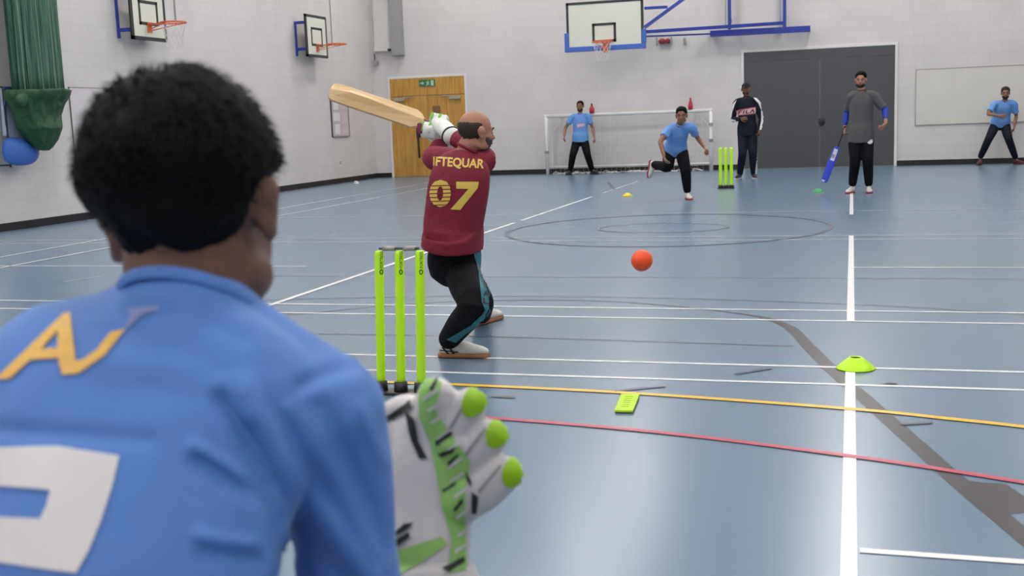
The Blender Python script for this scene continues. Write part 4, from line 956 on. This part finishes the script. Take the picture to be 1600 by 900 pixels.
for k_, ch in enumerate('ROYAL'):
    yy = 416+12.5*k_; xx = 746+2.6*k_ if k_ < 4 else 753
    lay(text_quad(ch, [(xx, yy), (xx+10, yy+1), (xx+10.5, yy+10), (xx+.5, yy+9)], .03), tv, 2, 'stripe_letter', m_dark, o['trousers'], .007)
tv = bvh_of(o['shoes'][0])
for pl in ([(690, 543), (693, 542), (704, 554), (701, 555)], [(699, 541), (702, 540), (712, 553), (709, 555)], [(684, 547), (687, 546), (716, 549), (716, 551)]): lay(poly_bm([pl]), tv, 3, 'side_mark', m_gdk, o['shoes'][0], .003)
# his bat
m_willow = mat('willow', (.66, .46, .22), .45, var=.14, vscale=5, stretch=(1, 1, 12))
sh = Y(662, 190, 6.20); toe = Y(516, 141, 6.05); top = Y(700, 204, 6.24)
br, bb, _ = bat('pale willow cricket bat raised by the batsman in maroon', top, sh, toe, (0, -.75, .66), .132, m_willow, mat('magenta_grip', (.22, .02, .10), .5))

# ---------------------------------------------------------------- wicketkeeper in the foreground
Hc = K(300, 332, 1.13)
fw = V((-.10, .99, -.05)).normalized(); fwh = (FW*.97+RT*.13-UP*.10).normalized(); uph = (UP*1.0+RT*-.13+FW*.10).normalized()
Rm = rotm(fwh, uph)
root = thing('person', 'wicketkeeper in sky blue shirt crouching in the foreground, seen from behind', 'person', (K(200, 900, 1).x, K(200, 900, 1).y, 0))
gx = root.location
P = {}
P['neck'] = K(292, 462, 1.10); P['pelvis'] = K(110, 1250, .95); P['pelvis'] = V((P['pelvis'].x, P['pelvis'].y, max(P['pelvis'].z, .68)))
shR, shL = K(497, 655, 1.13), K(-32, 700, 1.12)
elR, elL = K(560, 1010, 1.18), K(-120, 1000, 1.2); wrR, wrL = K(664, 985, 1.46), K(250, 1150, 1.5)
mid = K(215, 720, 1.07); low = K(160, 1000, 1.0)
side = (shR-shL).normalized()
ground = V((gx.x, gx.y, 0))
hips = [P['pelvis']-side*.10, P['pelvis']+side*.10]; fz = V((fw.x, fw.y, 0)).normalized()
sz = V((fz.y, -fz.x, 0))
kns = [P['pelvis']-sz*.26+fz*.34+V((0, 0, -.20)), P['pelvis']+sz*.26+fz*.34+V((0, 0, -.20))]
ans = [V((P['pelvis'].x, P['pelvis'].y, 0))-sz*.25+fz*.10+V((0, 0, .09)), V((P['pelvis'].x, P['pelvis'].y, 0))+sz*.25+fz*.10+V((0, 0, .09))]
bm = bmesh.new(); add_head(bm, Hc, Rm, 1.0)
tube(bm, [P['neck']-UP*.05+FW*.03, P['neck']+FW*.02, K(296, 420, 1.12), K(302, 375, 1.13)], [(.055, .04), (.060, .05), (.064, .06), (.066, .062)], RT, 18)
tube(bm, [K(352, 330, 1.16), K(362, 400, 1.17), K(352, 470, 1.16)], [.050, .042, .038], RT, 12)
tube(bm, [P['pelvis'], low, mid, K(250, 600, 1.13), K(280, 500, 1.125)], [(.13, .09), (.135, .08), (.13, .07), (.08, .045), (.045, .045)], side, 18)
for i, (s_, e_, w_) in enumerate(((shL, elL, wrL), (shR, elR, wrR))):
    tube(bm, [K(260, 620, 1.13), s_, s_.lerp(e_, .5), e_, e_.lerp(w_, .35), w_], [.05, .052, .045, .038, .038, .028], FW, 14)
    add_hand(bm, w_, (UP*.98+RT*.12) if i else (UP+RT*.2), (-FW), .95, .12, -1 if i else 1)
    tube(bm, [P['pelvis'], hips[i], hips[i].lerp(kns[i], .5), kns[i], kns[i].lerp(ans[i], .35), ans[i]], [.09, .085, .07, .052, .052, .036], V((0, 0, 1)), 12)
body = fused('body', bm, mat('skin_keeper', (.17, .082, .055), .5, var=.1, vscale=20, bump=.08, bscale=220, bdist=.002), root, .0055, 4)
for q in (-1, 1):
    pass
face_bits(Hc, Rm, root)
# shirt
bm = bmesh.new()
tube(bm, [low-UP*.12, low, mid, K(235, 615, 1.09), K(265, 560, 1.105), K(288, 512, 1.105), K(296, 484, 1.11)],
     [(.138, .115), (.142, .115), (.160, .118), (.168, .105), (.125, .082), (.084, .070), (.068, .062)], side, 30)
# trapezius slopes
tube(bm, [K(310, 508, 1.11), K(392, 562, 1.12), K(474, 624, 1.13), shR], [.058, .056, .062, .070], UP, 16)
tube(bm, [K(285, 495, 1.11), K(190, 550, 1.12), K(84, 632, 1.12), shL], [.058, .062, .066, .072], UP, 16)
tube(bm, [K(490, 645, 1.12), K(520, 740, 1.14), K(541, 870, 1.16), K(560, 990, 1.18)], [.073, .062, .054, .055], FW, 18)
tube(bm, [shL, shL.lerp(elL, .4), shL.lerp(elL, .8)], [.072, .066, .068], FW, 18)
tube(bm, [K(290, 540, 1.09), K(330, 572, 1.075), K(400, 622, 1.08), K(462, 665, 1.10)], [.060, .066, .066, .064], UP, 16)
tube(bm, [K(280, 540, 1.09), K(190, 590, 1.075), K(90, 650, 1.08), K(0, 700, 1.09)], [.060, .066, .066, .066], UP, 16)
# folds: shoulder blade, armpit drags
for pts, rr_ in (([(395, 640, 1.03), (435, 720, 1.025), (470, 800, 1.05), (500, 880, 1.08)], [.008, .014, .014, .008]),
                 ([(360, 600, 1.02), (385, 645, 1.0), (420, 700, 1.005)], [.006, .012, .008]),
                 ([(300, 690, .985), (350, 730, .985), (400, 790, 1.0), (425, 850, 1.01)], [.005, .010, .010, .006]),
                 ([(330, 845, .975), (380, 850, .985), (425, 870, 1.0)], [.005, .009, .006]),
                 ([(170, 640, .985), (240, 655, .98), (330, 640, 1.0)], [.004, .008, .005]),
                 ([(480, 590, 1.07), (530, 575, 1.10), (560, 570, 1.12)], [.005, .010, .006]),
                 ([(505, 640, 1.06), (545, 720, 1.08), (580, 800, 1.11)], [.006, .010, .008]),
                 ([(210, 455, 1.055), (290, 470, 1.04), (370, 510, 1.06)], [.005, .009, .005])):
    pass
def fold_post(me):
    for v in me.vertices:
        c = v.co
        d = c-CP; z_ = d.dot(FW); 
        if z_ <= .3: continue
        x_ = 800+f_px*d.dot(RT)/z_; y_ = 450-f_px*d.dot(UP)/z_
        h_ = 0
        for pts, wd, am in FOLDS:
            dm = 1e9
            for (x0, y0), (x1, y1) in zip(pts, pts[1:]):
                L2 = (x1-x0)**2+(y1-y0)**2; u = max(0, min(1, ((x_-x0)*(x1-x0)+(y_-y0)*(y1-y0))/L2)); dm = min(dm, math.hypot(x_-x0-u*(x1-x0), y_-y0-u*(y1-y0)))
            if dm < wd*3: h_ += am*math.exp(-(dm/wd)**2)
        h_ += .0022*noise.noise(c*9)+.0014*noise.noise(c*21)
        if z_ < 1.3: v.co = c-FW*h_*.8+v.normal*h_*.4
FOLDS = [([(380, 612), (430, 700), (490, 790), (575, 900)], 22, .011), ([(355, 625), (400, 710), (430, 790), (445, 860)], 20, -.010), ([(345, 605), (385, 650)], 14, .006),
         ([(305, 698), (345, 722), (375, 745)], 11, .005), ([(310, 722), (355, 750), (395, 775)], 14, -.005), ([(310, 836), (350, 845), (395, 850)], 10, .005), ([(320, 865), (400, 875)], 12, -.004),
         ([(470, 603), (520, 580), (565, 568)], 11, -.006), ([(505, 640), (550, 740), (600, 850)], 18, -.006), ([(455, 640), (530, 760), (585, 860)], 16, .005), ([(560, 640), (600, 720)], 12, .004),
         ([(210, 478), (300, 490), (380, 530)], 15, -.004), ([(0, 672), (100, 680), (230, 688)], 14, -.003), ([(160, 560), (300, 575), (420, 610)], 26, .003)]
shirt = fused('shirt', bm, mat('keeper_jersey', srgb(82, 128, 202), .7, var=.05, vscale=12, bump=.25, bscale=60, bdist=.004, sheen=.15), root, .005, 22, fold_post)
bm = bmesh.new(); t_, a_, b_ = frame_of(K(297, 400, 1.13)-K(291, 450, 1.11), RT)
pts = [K(298, 478, 1.112)+(a_-UP*.16)*(.068*math.cos(t))+b_*(.060*math.sin(t)) for t in [2*PI*i/28 for i in range(29)]]
tube(bm, pts, [(.008, .004)]*29, t_, 8, 1, cap='flat'); obj('collar', bm, MATS['keeper_jersey'], shirt, True)
tv = bvh_of(shirt)
lay(poly_bm([[(-160, 715), (0, 700), (90, 698), (80, 766), (0, 760), (-160, 768)], [(90, 698), (187, 713), (176, 760), (80, 766)], [(80, 766), (176, 760), (160, 810), (64, 811), (74, 790)], [(64, 811), (160, 810), (140, 860), (120, 896), (60, 888)], [(64, 811), (60, 888), (0, 879), (-160, 884), (-160, 815), (0, 808)]]), tv, 14, 'number_print', m_print, shirt, .002)
m_goldk = mat('gold_glitter_print', srgb(232, 184, 92), .5, var=.15, vscale=90)
def rotquad(q): return q
lay(text_quad('A', [(66, 494), (146, 488), (122, 585), (-6, 594)], .015), tv, 10, 'name_lettering', m_goldk, shirt, .002)
lay(poly_bm([[(172, 522), (196, 516), (165, 556), (125, 584), (98, 582), (92, 566), (112, 566), (132, 562), (152, 548)]]), tv, 10, 'name_lettering', m_goldk, shirt, .002)
lay(poly_bm([[(196, 486), (250, 477), (248, 487), (222, 494), (205, 512), (192, 516), (204, 495)]]), tv, 10, 'name_lettering', mat('mauve_print', srgb(130, 140, 190), .6), shirt, .002)
# trousers and shoes (below the frame)
bm = bmesh.new(); tube(bm, [low-UP*.04, P['pelvis'], P['pelvis']-V((0, 0, .07))], [(.15, .11), (.16, .125), (.14, .11)], side, 18)
for i in (0, 1): tube(bm, [P['pelvis'], hips[i], hips[i].lerp(kns[i], .5), kns[i], kns[i].lerp(ans[i], .5), ans[i]], [.10, .10, .085, .068, .062, .05], V((0, 0, 1)), 14)
fused('trousers', bm, m_trou, root, .010, 4)
for i in (0, 1): h_ = ans[i]-fz*.05; h_.z = .003; add_shoe(root, h_, fz, V((0, 0, 1)), m_shoew, m_gum)
# hair: thick shell plus strands
def krf(az, el_):
    a = abs(az)/PI
    line = .62-.64*sm(a, .16, .34) if a < .42 else -.02-1.25*sm(a, .50, .66)
    k_ = sm(el_, line-.03, line+(.30 if a > .6 else .14))
    th = .005+.016*sm(el_, -.45, .15)+.003*sm(el_, .4, 1.)+.002*math.sin(az*3+1)
    return -.010+(th+.010)*k_
hr = shell('hair', Hc, Rm, root, m_hair, krf, 1.0, n=110, amp=.006, seed=11, freq=9)
bm = bmesh.new(); random.seed(3)
for k_ in range(3600):
    el_ = math.asin(random.uniform(-.45, 1)); az = random.uniform(-PI, PI); th = krf(az, el_)
    if th < .006: continue
    d = V((math.cos(el_)*math.sin(az), math.cos(el_)*math.cos(az), math.sin(el_))); base = V((d.x*.077, d.y*.097-.012, d.z*.088+.030))
    L = .010+.018*sm(el_, -.1, .8); tang = V((random.gauss(0, .5)+.5, random.gauss(.3, .6), random.gauss(-1.0, .5))); tang -= d*tang.dot(d); tang.normalize()
    p0 = base+d*(th-.006); p1 = base+d*(th+.003)+tang*L*.5; p2 = base+d*(th+.002+random.uniform(0, .005))+tang*L
    w_ = tang.cross(d)*.0009; A_ = [bm.verts.new(Hc+Rm @ q) for q in (p0-w_, p0+w_, p1-w_*.8, p1+w_*.8, p2)]
    bm.faces.new((A_[0], A_[1], A_[3], A_[2])); bm.faces.new((A_[2], A_[3], A_[4]))
obj('hair_strands', bm, m_hair, hr, False, fix=False)

# keeping gloves
m_kgw = mat('keeping_glove_white', (.66, .63, .62), .5, var=.08, vscale=16, bump=.35, bscale=30, bdist=.004)
m_kgg = mat('keeping_glove_green', srgb(148, 200, 108), .5, var=.12, vscale=30, bump=.4, bscale=60, bdist=.003)
m_limet = mat('lime_fingertip', srgb(150, 198, 12), .45, var=.06, bump=.3, bscale=120, bdist=.002)
Z = 1.46
def G(x, y, dz=0): return K(x, y, Z+dz)
bm = bmesh.new(); sdv = RT*.85-UP*.52
tube(bm, [G(655, 930, .02), G(662, 860), G(668, 790), G(676, 720), G(690, 660)], [(.066, .045), (.062, .036), (.058, .032), (.060, .032), (.056, .028)], sdv, 18)
tube(bm, [G(700, 800), G(715, 740), G(712, 690)], [(.035, .024), (.048, .028), (.040, .040)], sdv, 14)
FG = [([(668, 700), (672, 650), (684, 612)], [.028, .028, .024]), ([(690, 700), (715, 660), (738, 628)], [.030, .028, .022]), ([(705, 735), (742, 704), (772, 678)], [.030, .028, .022]), ([(708, 785), (756, 762), (794, 736)], [.034, .030, .022])]
for pts, rd in FG: tube(bm, [G(x_, y_, -.005-.01*i) for i, (x_, y_) in enumerate(pts)], [(r_, r_*.85) for r_ in rd], sdv, 14)
tube(bm, [G(650, 700, .01), G(612, 672, .02), G(590, 650, .03)], [.030, .027, .022], UP, 12)
tube(bm, [G(657, 645, .0), G(630, 637, .01), G(598, 652, .02)], [.024, .018, .015], UP, 12)
tube(bm, [G(655, 900, .01), G(660, 940, .02)], [(.078, .055), (.082, .06)], sdv, 18)
kg = fused('keeping_glove', bm, m_kgw, root, .004, 3)
kg['label'] = 'white keeping glove with green panels and lime fingertips'
tv = bvh_of(kg)
for cx_, cy_ in ((742, 626), (779, 674), (804, 735)):
    an = math.radians(-62); pl = []
    for k_ in range(24):
        t_ = 2*PI*k_/24; u, v = 27*math.cos(t_), 17*math.sin(t_); pl.append((cx_+u*math.cos(an)-v*math.sin(an), cy_+u*math.sin(an)+v*math.cos(an)))
    lay(poly_bm([pl]), tv, 6, 'fingertip_patch', m_limet, kg, .003)
lay(poly_bm([[(655, 600), (672, 585), (690, 600), (680, 640), (705, 680), (735, 720), (728, 770), (726, 830), (728, 890), (700, 895), (705, 840), (690, 790), (682, 740), (672, 690), (655, 650)]]), tv, 7, 'green_panel', m_kgg, kg, .002)
lay(poly_bm([[(620, 860), (690, 838), (700, 850), (640, 890), (620, 900)]]), tv, 7, 'green_panel', m_kgg, kg, .002)
for i, pl in enumerate(([(636, 640), (650, 655), (656, 690), (668, 716), (656, 716), (645, 690)], [(596, 655), (646, 626), (646, 638), (600, 666)], [(672, 608), (684, 590), (682, 602), (676, 612)], [(680, 690), (706, 672), (708, 678), (684, 697)], [(686, 708), (712, 697), (708, 705), (690, 713)],
                        [(690, 765), (714, 752), (712, 760), (694, 769)], [(708, 795), (724, 776), (724, 784), (712, 798)], [(726, 732), (738, 752), (738, 762), (730, 750)], [(738, 768), (748, 775), (744, 800), (736, 800)], [(690, 888), (722, 868), (724, 876), (700, 894)], [(612, 848), (640, 830), (642, 838), (612, 860)],
                        [(614, 836), (632, 818), (648, 816), (640, 824), (622, 836)], [(700, 720), (716, 706), (716, 712), (702, 728)])):
    lay(poly_bm([pl]), tv, 5, 'black_flash', m_gdk, kg, .004)
for (xa, ya) in ((662, 622), (668, 640), (672, 658), (684, 684), (694, 705), (700, 728), (702, 750), (710, 775), (712, 805), (712, 835), (708, 860)): lay(poly_bm([[(xa, ya), (xa+22, ya-15), (xa+24, ya-12), (xa+2, ya+4)]]), tv, 6, 'pale_rib', m_kgw, kg, .0035)
for pts in (((700, 690), (742, 640)), ((730, 720), (772, 684)), ((752, 775), (796, 742))):
    (xa, ya), (xb_, yb_) = pts; lay(poly_bm([[(xa-6, ya-8), (xb_-14, yb_-16), (xb_-11, yb_-13), (xa-3, ya-4)]]), tv, 5, 'finger_seam', m_grey, kg, .002)
# second glove, hidden in front of the body
bm = bmesh.new(); d0 = (UP*.9+RT*.3).normalized(); tube(bm, [wrL-d0*.05, wrL+d0*.03, wrL+d0*.09], [(.055, .045), (.056, .036), (.056, .030)], RT, 16)
for k_ in range(4): tube(bm, [wrL+d0*.08+RT*(.04-.027*k_), wrL+d0*.17+RT*(.055-.036*k_)], [.018, .016], RT, 10)
tube(bm, [wrL+d0*.02+RT*.04, wrL+d0*.09+RT*.09], [.02, .016], RT, 10)
fused('keeping_glove', bm, m_kgw, root, .006, 3)

# fittings stand a hair off the wall they are fixed to
for o in S.objects:
    if o.parent is None and o.get('label') and o.get('kind') is None:
        if abs(o.location.y-YF) < .05: o.location.y -= .002
        elif abs(o.location.x-XW) < .05: o.location.x += .002
# ------------------------------------------------------------------ world + view
w = bpy.data.worlds.new('world'); S.world = w; w.use_nodes = True
w.node_tree.nodes['Background'].inputs[0].default_value = (.8, .82, .85, 1); w.node_tree.nodes['Background'].inputs[1].default_value = .3
S.view_settings.view_transform = 'Standard'; S.view_settings.look = 'None'; S.view_settings.gamma = 1; S.view_settings.use_curve_mapping = False
S.view_settings.exposure = 0.72
